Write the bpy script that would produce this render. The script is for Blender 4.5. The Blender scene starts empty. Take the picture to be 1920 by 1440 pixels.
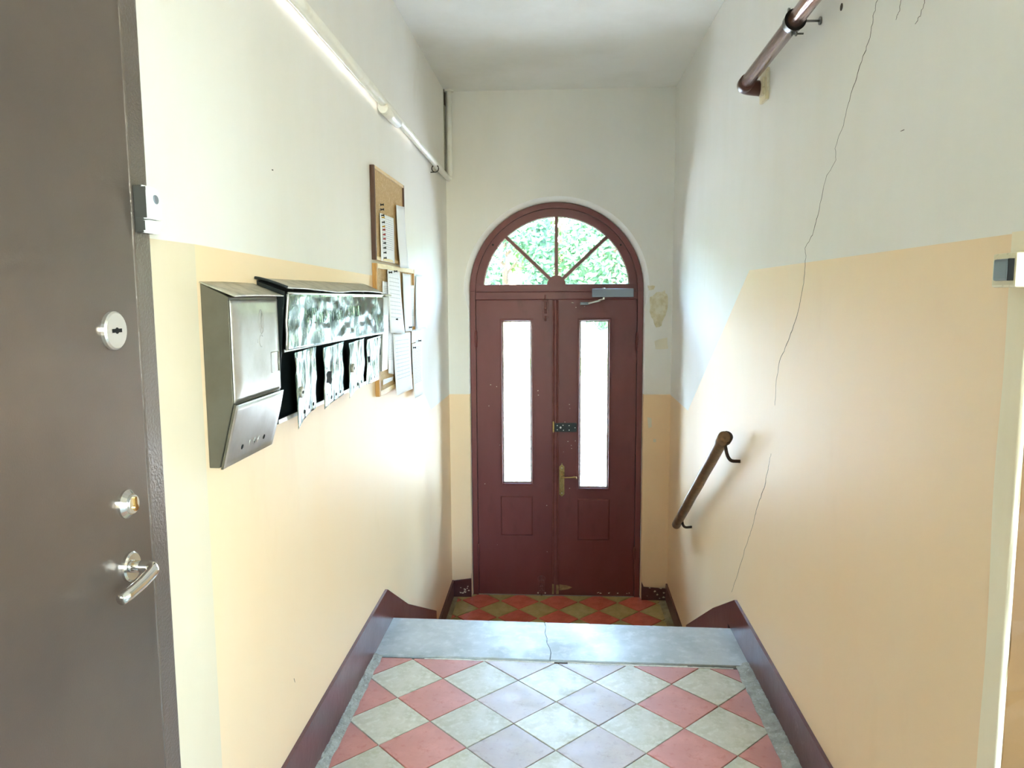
import bpy, bmesh, math, random
from mathutils import Vector, Matrix, noise
random.seed(7)
PI = math.pi
sc = bpy.context.scene
COL = sc.collection

# ------------------------------------------------------------------ camera
F, CX, CY = 1440.0, 960.0, 720.0          # focal length in pixels of the 1920x1440 frame
EYE = Vector((0, 0, 1.5))
# world x, y, z axes written in camera (right, up, forward) coordinates, from the vanishing points
VP = (1049.0, 553.0)
_v = Vector(((VP[0]-CX)/F, -(VP[1]-CY)/F, 1.0)).normalized()
_u = Vector((math.sin(.001), math.cos(.001), 0)); _u = (_u - _v*_u.dot(_v)).normalized()
_x = _v.cross(_u)
if _x.x < 0: _x = -_x
AX = (_x, _v, _u)
def wdir(c): return Vector((_x.dot(c), _v.dot(c), _u.dot(c)))
right, up, fwd = wdir(Vector((1,0,0))), wdir(Vector((0,1,0))), wdir(Vector((0,0,1)))
def hit(px, py, axis, val):
    """point where the ray of a photo pixel meets the plane axis = val"""
    d = wdir(Vector(((px-CX)/F, -(py-CY)/F, 1.0)))
    return EYE + d*((val-EYE[axis])/d[axis])
cd = bpy.data.cameras.new('camera'); co = bpy.data.objects.new('camera', cd); COL.objects.link(co)
cd.sensor_width = 36; cd.lens = F/1920*36; cd.clip_start = .02; cd.clip_end = 500
co.matrix_world = Matrix(((right.x, up.x, -fwd.x, EYE.x), (right.y, up.y, -fwd.y, EYE.y),
                          (right.z, up.z, -fwd.z, EYE.z), (0,0,0,1)))
sc.camera = co

# ------------------------------------------------------------------ sky, sun, exposure
w = bpy.data.worlds.new('world'); sc.world = w; w.use_nodes = True
nt = w.node_tree; bg = nt.nodes['Background']
sky = nt.nodes.new('ShaderNodeTexSky'); sky.sky_type = 'NISHITA'; sky.sun_disc = False
sky.sun_elevation = math.radians(48); sky.sun_rotation = math.radians(-138)
sky.air_density = 1.2; sky.dust_density = 1.5; sky.ozone_density = 1.0
nt.links.new(sky.outputs[0], bg.inputs[0]); bg.inputs[1].default_value = 1.0
sd = bpy.data.lights.new('sun', 'SUN'); so = bpy.data.objects.new('sun', sd); COL.objects.link(so)
sd.energy = 6; sd.color = (1, .96, .91); sd.angle = .01
so.rotation_euler = Vector((.45, .50, -.74)).to_track_quat('-Z', 'Y').to_euler(); so.location = (-8, -10, 18)
def portal(loc, sx, sy, normal):
    d = bpy.data.lights.new('daylight_portal', 'AREA'); o = bpy.data.objects.new('daylight_portal', d)
    COL.objects.link(o); d.shape = 'RECTANGLE'; d.size = sx; d.size_y = sy; d.cycles.is_portal = True
    o.location = loc; o.rotation_euler = Vector(normal).to_track_quat('-Z', 'Z').to_euler()
vs = sc.view_settings; vs.view_transform = 'Standard'; vs.look = 'None'; vs.gamma = 1; vs.use_curve_mapping = False
vs.exposure = 4.12
sc.cycles.max_bounces = 10; sc.cycles.diffuse_bounces = 7; sc.cycles.glossy_bounces = 5
sc.cycles.transparent_max_bounces = 16; sc.cycles.sample_clamp_indirect = 30
sc.cycles.caustics_reflective = False; sc.cycles.use_adaptive_sampling = True; sc.cycles.adaptive_threshold = .04

# ------------------------------------------------------------------ materials
MATS = {}
def srgb(r, g, b):
    f = lambda c: ((c/255+.055)/1.055)**2.4 if c > 10 else c/255/12.92
    return (f(r), f(g), f(b), 1)
def mat(name, col, rough=.6, metal=0., spec=.5, var=None, bump=None, coat=0., coords='Object', rnd=0.,
        rvar=0., stretch=(1,1,1)):
    """var = list of (colour, noise scale, low, high); bump = list of (scale, strength, distance)"""
    m = bpy.data.materials.new(name); m.use_nodes = True; MATS[name] = m
    n, l = m.node_tree.nodes, m.node_tree.links; p = n['Principled BSDF']
    p.inputs['Roughness'].default_value = rough; p.inputs['Metallic'].default_value = metal
    p.inputs['Specular IOR Level'].default_value = spec; p.inputs['Coat Weight'].default_value = coat
    p.inputs['Coat Roughness'].default_value = .12
    tc = n.new('ShaderNodeTexCoord'); mp = n.new('ShaderNodeMapping'); mp.inputs['Scale'].default_value = stretch
    l.new(tc.outputs[coords], mp.inputs[0])
    src = n.new('ShaderNodeRGB'); src.outputs[0].default_value = col; cur = src.outputs[0]
    for k, (c2, s, lo, hi) in enumerate(var or []):
        t = n.new('ShaderNodeTexNoise'); t.inputs['Scale'].default_value = s; t.inputs['Detail'].default_value = 6
        t.inputs['Roughness'].default_value = .62
        t.noise_dimensions = '4D'; t.inputs['W'].default_value = k*7.3 + len(name)
        l.new(mp.outputs[0], t.inputs['Vector'])
        mr = n.new('ShaderNodeMapRange'); mr.inputs[1].default_value = lo; mr.inputs[2].default_value = hi
        l.new(t.outputs[0], mr.inputs[0])
        mx = n.new('ShaderNodeMix'); mx.data_type = 'RGBA'; l.new(mr.outputs[0], mx.inputs[0])
        l.new(cur, mx.inputs[6]); mx.inputs[7].default_value = c2; cur = mx.outputs[2]
        if rvar and k == 0:
            r2 = n.new('ShaderNodeMapRange'); r2.inputs[1].default_value = lo; r2.inputs[2].default_value = hi
            r2.inputs[3].default_value = rough; r2.inputs[4].default_value = rough+rvar
            l.new(t.outputs[0], r2.inputs[0]); l.new(r2.outputs[0], p.inputs['Roughness'])
    if rnd:
        oi = n.new('ShaderNodeObjectInfo'); h = n.new('ShaderNodeHueSaturation')
        mr = n.new('ShaderNodeMapRange'); mr.inputs[3].default_value = 1-rnd; mr.inputs[4].default_value = 1+rnd
        l.new(oi.outputs['Random'], mr.inputs[0]); l.new(mr.outputs[0], h.inputs['Value']); l.new(cur, h.inputs['Color'])
        cur = h.outputs[0]
    l.new(cur, p.inputs['Base Color'])
    prev = None
    for (s, st, dist) in bump or []:
        t = n.new('ShaderNodeTexNoise'); t.inputs['Scale'].default_value = s; t.inputs['Detail'].default_value = 5
        l.new(mp.outputs[0], t.inputs['Vector'])
        b = n.new('ShaderNodeBump'); b.inputs['Strength'].default_value = st; b.inputs['Distance'].default_value = dist
        l.new(t.outputs[0], b.inputs['Height'])
        if prev: l.new(prev, b.inputs['Normal'])
        prev = b.outputs[0]
    if prev: l.new(prev, p.inputs['Normal'])
    return m

WB = [(2.2, .25, .02), (60, .08, .003)]
mat('white_paint', srgb(236,234,229), .62, spec=.35, var=[(srgb(229,226,217), 1.3, .42, .72), (srgb(220,215,203), 3.1, .62, .85)], bump=WB, stretch=(1,1,.45))
mat('ceiling_paint', srgb(244,244,242), .7, spec=.3, var=[(srgb(228,227,220), 1.1, .45, .75)], bump=WB)
mat('yellow_paint', srgb(243,213,173), .5, spec=.5, var=[(srgb(242,217,182), 1.6, .4, .7), (srgb(235,204,162), 4, .6, .85)], bump=WB, stretch=(1,1,.35))
mat('stain_cream', srgb(232,225,206), .7, bump=WB)
mat('cream_patch_paint', srgb(227,213,188), .5, spec=.4, var=[(srgb(220,204,174), 2.2, .4, .75)], bump=WB, stretch=(1,1,.4))
mat('pale_edge_paint', srgb(242,230,204), .5, var=[(srgb(232,217,184), 5, .45, .75)], bump=[(9,.3,.01),(70,.1,.003)], stretch=(1,1,.25))
mat('ochre_wall_paint', srgb(116,80,36), .55, var=[(srgb(104,70,30), 3, .4, .7)], bump=WB)  # return wall's shade put into the colour as a dark brown-ochre
mat('reveal_white', srgb(250,250,250), .6, bump=WB)
mat('bare_plaster', srgb(210,199,164), .9, var=[(srgb(230,224,204), 18, .42, .58), (srgb(190,174,130), 30, .55, .75)], bump=[(40,.6,.006)])
mat('crack_dark', srgb(60,48,38), .9)
mat('plaster_white', srgb(236,234,226), .7, bump=[(30,.5,.01)])
mat('skirting_paint', srgb(92,52,52), .32, spec=.5, var=[(srgb(112,76,74), 4, .45, .7), (srgb(150,128,122), 13, .62, .8)], bump=[(6,.3,.01),(50,.15,.003)])
mat('cement', srgb(176,174,160), .85, var=[(srgb(150,147,132), 22, .4, .65), (srgb(205,204,194), 60, .55, .75)], bump=[(45,.9,.01),(120,.5,.004)])
mat('slab_stone', srgb(178,182,178), .36, spec=.5, var=[(srgb(160,164,158), 5, .4, .65), (srgb(196,199,195), 24, .5, .75), (srgb(120,116,100), 70, .7, .8)], bump=[(9,.12,.01),(80,.1,.002)], rvar=.2)
mat('step_cement', srgb(150,150,142), .6, var=[(srgb(120,118,108), 8, .4, .7)], bump=[(30,.4,.005)])
mat('grout', srgb(52,46,40), .95, bump=[(60,.6,.004)])
mat('mortar', srgb(226,224,214), .85, var=[(srgb(190,186,172), 40, .5, .7)], bump=[(60,.8,.005)])
mat('hole_brown', srgb(74,54,40), .95, bump=[(60,.8,.006)])
mat('cream_tile', srgb(196,190,168), .38, var=[(srgb(172,168,136), 12, .45, .7), (srgb(214,212,196), 40, .5, .75)], bump=[(14,.1,.006),(90,.08,.002)], rnd=.06, rvar=.22)
mat('pink_tile', srgb(190,124,108), .38, var=[(srgb(206,140,124), 9, .45, .7), (srgb(178,98,82), 34, .55, .75)], bump=[(14,.1,.006),(90,.08,.002)], rnd=.07, rvar=.22)
mat('worn_tile', srgb(178,158,148), .38, var=[(srgb(190,180,170), 9, .4, .7), (srgb(160,138,128), 34, .55, .75)], bump=[(14,.1,.006),(90,.08,.002)], rnd=.06, rvar=.22)  # traffic wear, with some sky reflection put into the greyer colour
mat('red_tile', srgb(208,104,86), .42, var=[(srgb(188,92,74), 12, .45, .7), (srgb(208,120,100), 40, .55, .75)], bump=[(14,.15,.006)], rnd=.08, rvar=.25)
mat('olive_tile', srgb(184,166,112), .45, var=[(srgb(162,144,92), 12, .4, .7), (srgb(182,166,112), 40, .55, .75)], bump=[(14,.15,.006)], rnd=.08, rvar=.25)
mat('olive_grout', srgb(184,174,140), .9, var=[(srgb(136,124,96), 9, .4, .65)], bump=[(60,.5,.004)])
mat('maroon_paint', srgb(112,58,56), .34, spec=.5, var=[(srgb(122,67,65), 3, .4, .7), (srgb(92,46,44), 7, .58, .8)], bump=[(5,.12,.01),(90,.1,.002)], stretch=(1,1,.4))
mat('maroon_light', srgb(126,74,70), .4, var=[(srgb(112,62,58), 20, .4, .7)], bump=[(60,.2,.002)])
mat('paint_chip', srgb(226,214,196), .8)
mat('bare_wood', srgb(176,148,108), .8, var=[(srgb(120,92,66), 30, .4, .7)])
mat('glazing_bead', srgb(206,196,180), .5, var=[(srgb(120,84,74), 24, .5, .65)])
mat('steel_door_paint', srgb(132,118,108), .30, metal=.72, spec=.5, var=[(srgb(120,108,100), 2, .4, .7)], bump=[(300,.10,.002)])
mat('hammered_frame', srgb(134,122,114), .30, metal=.7, spec=.5, bump=[(170,.5,.004)])
mat('black_gap', srgb(14,13,12), .9)
mat('chrome', srgb(232,230,226), .07, metal=1)
mat('satin_steel', srgb(236,232,224), .28, metal=.9)
mat('brass', srgb(176,150,96), .3, metal=1, var=[(srgb(110,88,52), 60, .5, .7)])
mat('brass_lock', srgb(200,160,100), .25, metal=1)
mat('galvanised', srgb(208,207,202), .33, metal=.8, var=[(srgb(170,166,154), 4, .45, .7)], bump=[(5,.10,.01),(80,.04,.001)])
mat('grey_box_paint', srgb(104,98,84), .42, metal=.45, var=[(srgb(92,86,72), 8, .4, .7)], bump=[(120,.1,.001)])  # mailbox sides: their shade is put into this darker grey
mat('black_box_paint', srgb(26,32,32), .35, bump=[(40,.1,.002)])
mat('green_metal', srgb(150,170,158), .16, metal=.85, var=[(srgb(46,76,64), 10, .46, .62), (srgb(196,212,190), 26, .54, .64), (srgb(80,104,90), 60, .55, .66)], bump=[(7,.25,.010),(34,.15,.005)], stretch=(1,1.3,.8), rvar=.2)  # pale and dark green blotches: foliage reflections put into the base colour
mat('green_metal_streaked', srgb(164,178,168), .2, metal=.8, var=[(srgb(40,70,58), 30, .47, .58), (srgb(200,214,198), 50, .54, .64), (srgb(150,138,124), 12, .58, .68)], bump=[(20,.35,.008),(90,.25,.003)], stretch=(1,1.6,.3), rvar=.2)  # streaks: the same outdoor reflections painted into the doors' colour
mat('lid_metal', srgb(186,180,162), .42, metal=.4, var=[(srgb(146,142,124), 22, .45, .65)], bump=[(20,.3,.006)])
mat('cork', srgb(198,168,122), .9, var=[(srgb(176,144,98), 160, .45, .65), (srgb(214,188,146), 60, .5, .7)], bump=[(200,.4,.002)])
mat('pine', srgb(222,196,148), .5, var=[(srgb(204,172,120), 14, .4, .7)], stretch=(1,1,6))
mat('pine_dark', srgb(186,138,72), .5, var=[(srgb(160,112,54), 30, .4, .7)], stretch=(4,4,.6))
mat('brown_wood', srgb(84,54,36), .5, var=[(srgb(66,40,26), 30, .4, .7)], stretch=(4,4,.6))
mat('rail_wood', srgb(108,84,62), .36, var=[(srgb(140,108,76), 18, .45, .7), (srgb(70,52,40), 40, .55, .75)], bump=[(60,.3,.003)])
mat('rail_iron', srgb(62,48,40), .5, metal=.4, bump=[(60,.3,.003)])
mat('white_pipe', srgb(238,237,230), .4, var=[(srgb(222,218,206), 12, .5, .75)], bump=[(30,.15,.004)])
mat('dark_wire', srgb(70,66,60), .6, metal=.5)
mat('brown_pipe', srgb(176,140,130), .16, metal=.75, var=[(srgb(150,112,104), 8, .45, .7)], bump=[(12,.06,.004)])
mat('brown_fitting', srgb(92,52,44), .3, spec=.6)
mat('clamp_steel', srgb(120,118,116), .3, metal=.9)
mat('white_plastic', srgb(240,240,238), .3)
mat('dark_plastic', srgb(70,68,64), .5)  # doorbell's near side, darkened in the colour for its shade
mat('switch_cream', srgb(224,210,174), .35, var=[(srgb(170,146,96), 60, .55, .75)])
mat('switch_blue', srgb(112,126,134), .3)
mat('paper_plain', srgb(236,238,242), .75)
mat('pin_black', srgb(24,22,22), .4); mat('pin_red', srgb(150,40,30), .4); mat('pin_yellow', srgb(190,150,50), .4)
mat('closer_grey', srgb(134,142,152), .35, metal=.3)
mat('asphalt', srgb(154,154,152), .9, var=[(srgb(138,138,134), .6, .4, .7)], bump=[(20,.3,.01)])
mat('grass', srgb(70,90,38), .8, var=[(srgb(54,76,32), 1.2, .4, .65)])
mat('bark', srgb(92,76,60), .9, bump=[(12,.8,.03)])
def leafmat(name, col):
    m = mat(name, col, .55, rnd=.0, var=[(tuple(c*.6 for c in col[:3])+(1,), .8, .4, .65)])
    m.node_tree.nodes['Principled BSDF'].inputs['Transmission Weight'].default_value = 0
    n, l = m.node_tree.nodes, m.node_tree.links
    tr = n.new('ShaderNodeBsdfTranslucent'); tr.inputs[0].default_value = col
    mx = n.new('ShaderNodeMixShader'); mx.inputs[0].default_value = .4
    l.new(n['Principled BSDF'].outputs[0], mx.inputs[1]); l.new(tr.outputs[0], mx.inputs[2])
    l.new(mx.outputs[0], n['Material Output'].inputs[0])
leafmat('leaf_green', srgb(74,104,48)); leafmat('leaf_blue_green', srgb(70,106,74)); leafmat('leaf_lime', srgb(98,118,54))
def paper_mat(name, lines, tint, gap, dens, tables=False):
    m = mat(name, srgb(238,240,243), .75); n, l = m.node_tree.nodes, m.node_tree.links; p = n['Principled BSDF']
    tc = n.new('ShaderNodeTexCoord'); sx = n.new('ShaderNodeSeparateXYZ'); l.new(tc.outputs['UV'], sx.inputs[0])
    def math_(op, a, b=None):
        k = n.new('ShaderNodeMath'); k.operation = op
        for i, v in enumerate((a, b)):
            if v is None: continue
            if isinstance(v, (int, float)): k.inputs[i].default_value = v
            else: l.new(v, k.inputs[i])
        return k.outputs[0]
    row = math_('MULTIPLY', sx.outputs[1], lines)
    on = math_('LESS_THAN', math_('FRACT', row), gap)
    wn = n.new('ShaderNodeTexNoise'); wn.inputs['Scale'].default_value = 1; cb = n.new('ShaderNodeCombineXYZ')
    l.new(math_('MULTIPLY', sx.outputs[0], 26), cb.inputs[0]); l.new(math_('FLOOR', row), cb.inputs[1]); l.new(cb.outputs[0], wn.inputs[0])
    words = math_('GREATER_THAN', wn.outputs[0], .5-dens)
    inx = math_('MULTIPLY', math_('GREATER_THAN', sx.outputs[0], .1), math_('LESS_THAN', sx.outputs[0], .9))
    iny = math_('MULTIPLY', math_('GREATER_THAN', sx.outputs[1], .25), math_('LESS_THAN', sx.outputs[1], .93))
    fac = math_('MULTIPLY', math_('MULTIPLY', on, words), math_('MULTIPLY', inx, iny))
    if tables:
        g = math_('LESS_THAN', math_('FRACT', math_('MULTIPLY', sx.outputs[0], 5)), .03)
        fac = math_('MAXIMUM', fac, math_('MULTIPLY', g, iny))
    mx = n.new('ShaderNodeMix'); mx.data_type = 'RGBA'; l.new(math_('MULTIPLY', fac, .5), mx.inputs[0])
    mx.inputs[6].default_value = srgb(238,240,243); mx.inputs[7].default_value = tint; l.new(mx.outputs[2], p.inputs['Base Color'])
paper_mat('paper_notice', 22, srgb(126,140,160), .35, .06)
paper_mat('paper_table', 16, srgb(150,150,158), .18, .12, True)
paper_mat('paper_letter', 34, srgb(120,122,130), .4, .04)
def glass_mat():
    m = bpy.data.materials.new('pane_glass'); m.use_nodes = True; n, l = m.node_tree.nodes, m.node_tree.links
    n.remove(n['Principled BSDF'])
    tr = n.new('ShaderNodeBsdfTransparent'); tr.inputs[0].default_value = (.93,.96,.95,1)
    gl = n.new('ShaderNodeBsdfGlossy'); gl.inputs['Roughness'].default_value = .02
    fr = n.new('ShaderNodeFresnel'); fr.inputs[0].default_value = 1.45
    mx = n.new('ShaderNodeMixShader'); l.new(fr.outputs[0], mx.inputs[0]); l.new(tr.outputs[0], mx.inputs[1]); l.new(gl.outputs[0], mx.inputs[2])
    l.new(mx.outputs[0], n['Material Output'].inputs[0]); MATS['pane_glass'] = m
glass_mat()

# ------------------------------------------------------------------ builders
def obj(name, bm, material, parent=None, smooth=False, kind=None):
    """link a bmesh (in world coordinates) as one mesh object under parent"""
    me = bpy.data.meshes.new(name)
    bmesh.ops.recalc_face_normals(bm, faces=bm.faces)
    off = Vector((0,0,0)); p = parent
    while p is not None: off += p.location; p = p.parent
    bm.transform(Matrix.Translation(-off)); bm.to_mesh(me); bm.free()
    for k in (material if isinstance(material, (list, tuple)) else [material]): me.materials.append(MATS[k])
    if smooth:
        for f in me.polygons: f.use_smooth = True
    o = bpy.data.objects.new(name, me); COL.objects.link(o); o.parent = parent
    if kind: o['kind'] = kind
    return o
def tag(o, label, cat, group=None, kind=None):
    o['label'] = label; o['category'] = cat
    if group: o['group'] = group
    if kind: o['kind'] = kind
    return o
def thing(name, label, cat, loc, group=None, kind=None):
    o = bpy.data.objects.new(name, None); COL.objects.link(o); o.location = loc; o.empty_display_size = .05
    return tag(o, label, cat, group, kind)
def B(): return bmesh.new()
def box(bm, x0, x1, y0, y1, z0, z1, bev=0, mi=0):
    t = B(); bmesh.ops.create_cube(t, size=1)
    for v in t.verts: v.co = Vector(((x0+x1)/2+v.co.x*(x1-x0), (y0+y1)/2+v.co.y*(y1-y0), (z0+z1)/2+v.co.z*(z1-z0)))
    if bev: bmesh.ops.bevel(t, geom=t.edges[:], offset=bev, segments=2, affect='EDGES', profile=.6)
    merge(bm, t, mi); return bm
def merge(bm, t, mi=0):
    vm = [bm.verts.new(v.co) for v in t.verts]; t.verts.index_update()
    for f in t.faces:
        try: g = bm.faces.new([vm[v.index] for v in f.verts]); g.material_index = mi; g.smooth = f.smooth
        except ValueError: pass
    t.free()
def prism(bm, pts, axis, a, b, mi=0):
    """polygon pts (the two other coordinates in xyz order) extruded along axis from a to b"""
    def P(p, t):
        c = list(p); c.insert(axis, t); return Vector(c)
    A = [bm.verts.new(P(p, a)) for p in pts]; Bv = [bm.verts.new(P(p, b)) for p in pts]; n = len(pts)
    fs = [bm.faces.new(A), bm.faces.new(Bv[::-1])] + [bm.faces.new((A[i], A[(i+1) % n], Bv[(i+1) % n], Bv[i])) for i in range(n)]
    for f in fs: f.material_index = mi
    return bm
def tube(bm, path, r, seg=12, caps=True, mi=0):
    path = [Vector(p) for p in path]; rings = []
    rr = r if isinstance(r, (list, tuple)) else [r]*len(path)
    prev = None
    for i, p in enumerate(path):
        d = (path[min(i+1, len(path)-1)] - path[max(i-1, 0)]).normalized()
        a = (prev - d*prev.dot(d)).normalized() if prev is not None else d.orthogonal().normalized()
        prev = a; b = d.cross(a)
        rings.append([bm.verts.new(p + (a*math.cos(2*PI*k/seg) + b*math.sin(2*PI*k/seg))*rr[i]) for k in range(seg)])
    for A, C in zip(rings, rings[1:]):
        for k in range(seg):
            f = bm.faces.new((A[k], A[(k+1) % seg], C[(k+1) % seg], C[k])); f.smooth = True; f.material_index = mi
    if caps:
        for q in (rings[0][::-1], rings[-1]): bm.faces.new(q).material_index = mi
    return bm
def arc(p0, p1, p2, n=6):
    """quadratic bend"""
    p0, p1, p2 = map(Vector, (p0, p1, p2))
    return [p0*(1-t)**2 + p1*2*t*(1-t) + p2*t*t for t in [i/n for i in range(n+1)]]
def disc(bm, c, normal, r, h, seg=20, sx=1, bev=0, mi=0):
    """short cylinder standing on c along normal"""
    n = Vector(normal).normalized(); a = n.orthogonal().normalized()
    if abs(n.z) < .9: a = Vector((0,0,1)).cross(n).normalized()
    b = n.cross(a); c = Vector(c)
    prof = [(r, 0), (r, h-bev), (r-bev, h)] if bev else [(r, 0), (r, h)]
    rings = [[bm.verts.new(c + n*q + (a*math.cos(2*PI*k/seg)*sx + b*math.sin(2*PI*k/seg))*rad) for k in range(seg)] for rad, q in prof]
    for A, C in zip(rings, rings[1:]):
        for k in range(seg): bm.faces.new((A[k], A[(k+1) % seg], C[(k+1) % seg], C[k])).material_index = mi
    bm.faces.new(rings[0][::-1]).material_index = mi; bm.faces.new(rings[-1]).material_index = mi
    return bm
def sheet(bm, fn, nu, nv, thick, uv=True):
    """thin curved sheet: fn(u, v) -> point, thickened along its normal"""
    eps = 1e-3
    def nrm(u, v):
        a = fn(min(u+eps, 1), v) - fn(max(u-eps, 0), v); b = fn(u, min(v+eps, 1)) - fn(u, max(v-eps, 0))
        return a.cross(b).normalized()
    L = bm.loops.layers.uv.verify() if uv else None
    G = [[[None]*(nv+1) for _ in range(nu+1)] for _ in range(2)]; U = {}
    for s in range(2):
        for i in range(nu+1):
            for j in range(nv+1):
                u, v = i/nu, j/nv; q = bm.verts.new(fn(u, v) + nrm(u, v)*(thick if s else 0)); G[s][i][j] = q; U[q] = (u, v)
    fs = []
    for i in range(nu):
        for j in range(nv):
            for s in range(2):
                q = [G[s][i][j], G[s][i+1][j], G[s][i+1][j+1], G[s][i][j+1]]; f = bm.faces.new(q if s else q[::-1]); f.smooth = True; fs.append(f)
    for i in range(nu):
        for j in (0, nv): fs.append(bm.faces.new((G[0][i][j], G[0][i+1][j], G[1][i+1][j], G[1][i][j])))
    for j in range(nv):
        for i in (0, nu): fs.append(bm.faces.new((G[0][i][j], G[0][i][j+1], G[1][i][j+1], G[1][i][j])))
    if uv:
        for f in fs:
            for lp in f.loops: lp[L].uv = U[lp.vert]
    return bm
def clip(poly, axis, val, keep_less):
    out = []
    for i, p in enumerate(poly):
        q = poly[(i+1) % len(poly)]; ip = (p[axis] <= val) == keep_less; iq = (q[axis] <= val) == keep_less
        if ip: out.append(p)
        if ip != iq:
            t = (val-p[axis])/(q[axis]-p[axis]); out.append((p[0]+(q[0]-p[0])*t, p[1]+(q[1]-p[1])*t))
    return out
def strip(bm, pts, normal, widths, lift=.0006, mi=0):
    """thin raised ribbon through pts on a surface with the given normal"""
    n = Vector(normal); pts = [Vector(p) for p in pts]; A, C = [], []
    for i, p in enumerate(pts):
        d = (pts[min(i+1, len(pts)-1)] - pts[max(i-1, 0)]).normalized(); s = n.cross(d)*widths[i]*.5
        A.append((bm.verts.new(p+s), bm.verts.new(p+n*lift+s*.7))); C.append((bm.verts.new(p-s), bm.verts.new(p+n*lift-s*.7)))
    for i in range(len(pts)-1):
        bm.faces.new((A[i][1], A[i+1][1], C[i+1][1], C[i][1])); bm.faces.new((A[i][0], A[i+1][0], A[i+1][1], A[i][1]))
        bm.faces.new((C[i][1], C[i+1][1], C[i+1][0], C[i][0]))
    for f in bm.faces: f.material_index = mi
    return bm
def text_bm(body, size, extrude):
    cu = bpy.data.curves.new('t', 'FONT'); cu.body = body; cu.size = size; cu.extrude = extrude
    o = bpy.data.objects.new('t', cu); COL.objects.link(o)
    me = bpy.data.meshes.new_from_object(o.evaluated_get(bpy.context.evaluated_depsgraph_get()))
    bm = B(); bm.from_mesh(me); bpy.data.objects.remove(o); bpy.data.curves.remove(cu); bpy.data.meshes.remove(me)
    return bm

# ------------------------------------------------------------------ room measures (upper floor is z = 0)
XL, XR, YB, ZC, ZL = -.785, .780, 5.41, 2.885, -.70
XH, YR, YE = 2.9, -2.6, 1.335           # hall behind the viewer: right wall, rear wall, end of the right wall
T = .30                                  # wall thickness
ZP = 1.60                                # height of the painted dado
YS0, YS1 = 3.02, 3.38                    # top step slab
NST, RISE, RUN = 4, .175, .31            # four risers down to the lower floor
YF = YS1 + RUN*(NST-1)

# walls with the painted dado as polygons
def side_wall(name, x, out, y0, bands, label):
    bm = B()
    for pts, mi in bands: prism(bm, pts, 0, x, x+out*.2, mi)
    return tag(obj(name, bm, ['white_paint', 'yellow_paint', 'cream_patch_paint', 'ochre_wall_paint']), label, 'wall', kind='structure')
YT = YB + T
zl = .80
la, lb = hit(365, 458, 0, XL), hit(700, 517, 0, XL); lc = hit(808, 768, 0, XL)
left = [
 ([(YR-.2, 1.60), (la.y, la.z), (lb.y, lb.z), (lc.y, lc.z), (YB, .797), (YT, .797), (YT, ZC+.2), (YR-.2, ZC+.2)], 0),
 ([(la.y, -1), (YT, -1), (YT, .797), (YB, .797), (lc.y, lc.z), (lb.y, lb.z), (la.y, la.z)], 1),
 ([(YR-.2, -1), (la.y, -1), (la.y, la.z), (YR-.2, 1.60)], 2)]
wall_left = side_wall('wall_left', XL, -1, 0, left, 'long left wall, white above and yellow painted dado below')
ra, rb = hit(1405, 507, 0, XR), hit(1290, 770, 0, XR); YW = YE+.055
rightp = [
 ([(YW, ZP), (ra.y, ra.z), (rb.y, rb.z), (YB, .797), (YT, .797), (YT, ZC+.2), (YW, ZC+.2)], 0),
 ([(YW, -1), (YT, -1), (YT, .797), (YB, .797), (rb.y, rb.z), (ra.y, ra.z), (YW, ZP)], 1)]
wall_right = side_wall('wall_right', XR, 1, 0, rightp, 'long right wall with a crack, white above pale yellow dado')
# worn rounded end of the right wall
def corner_strip():
    bm = B(); n = 7; rows = 90; cols = []
    for j in range(rows+1):
        z = -.0 + (ZC)*j/rows; row = []
        for k in range(n+1):
            a = k/n*PI/2; r = .010
            jit = noise.noise(Vector((k*2.1, z*11, 3)))*.004*(k/n) + noise.noise(Vector((k, z*45, 9)))*.003*(k/n)**2
            row.append(bm.verts.new((XR + r - r*math.cos(a) + jit*.5, YE + r - r*math.sin(a) + jit, z)))
        row.insert(0, bm.verts.new((XR-.0012, YW+.004+noise.noise(Vector((z*3, 1, 1)))*.012, z)))
        row.append(bm.verts.new((XR+.06, YE+.001, z))); cols.append(row)
    for j in range(rows):
        for k in range(n+2):
            f = bm.faces.new((cols[j][k], cols[j][k+1], cols[j+1][k+1], cols[j+1][k]))
            z = (cols[j][k].co.z+cols[j+1][k].co.z)/2; f.smooth = k < n-1
            f.material_index = 1 if z > ZP else (2 if k >= n else 0)
    return bm
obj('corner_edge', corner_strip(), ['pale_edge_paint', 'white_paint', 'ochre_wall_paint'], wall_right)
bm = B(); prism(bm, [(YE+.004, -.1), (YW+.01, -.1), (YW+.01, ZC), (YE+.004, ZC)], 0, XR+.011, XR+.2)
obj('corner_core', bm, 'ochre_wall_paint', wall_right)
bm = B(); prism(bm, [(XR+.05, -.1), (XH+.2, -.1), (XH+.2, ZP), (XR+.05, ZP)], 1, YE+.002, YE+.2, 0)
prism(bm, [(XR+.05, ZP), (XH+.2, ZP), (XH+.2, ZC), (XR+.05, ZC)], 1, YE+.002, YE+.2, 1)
tag(obj('wall_return', bm, ['ochre_wall_paint', 'white_paint']), 'return wall beyond the worn corner, shade put into its ochre colour', 'wall', kind='structure')
bm = B()
for a, b, c, e in ((YR-.2, -2.3, -.1, ZC), (-1.3, YE+.2, -.1, ZC), (-2.3, -1.3, -.1, .85), (-2.3, -1.3, 2.70, ZC)): box(bm, XH, XH+.2, a, b, c, e)
tag(obj('wall_hall', bm, 'white_paint'), 'hall wall behind the worn corner', 'wall', kind='structure')
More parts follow.
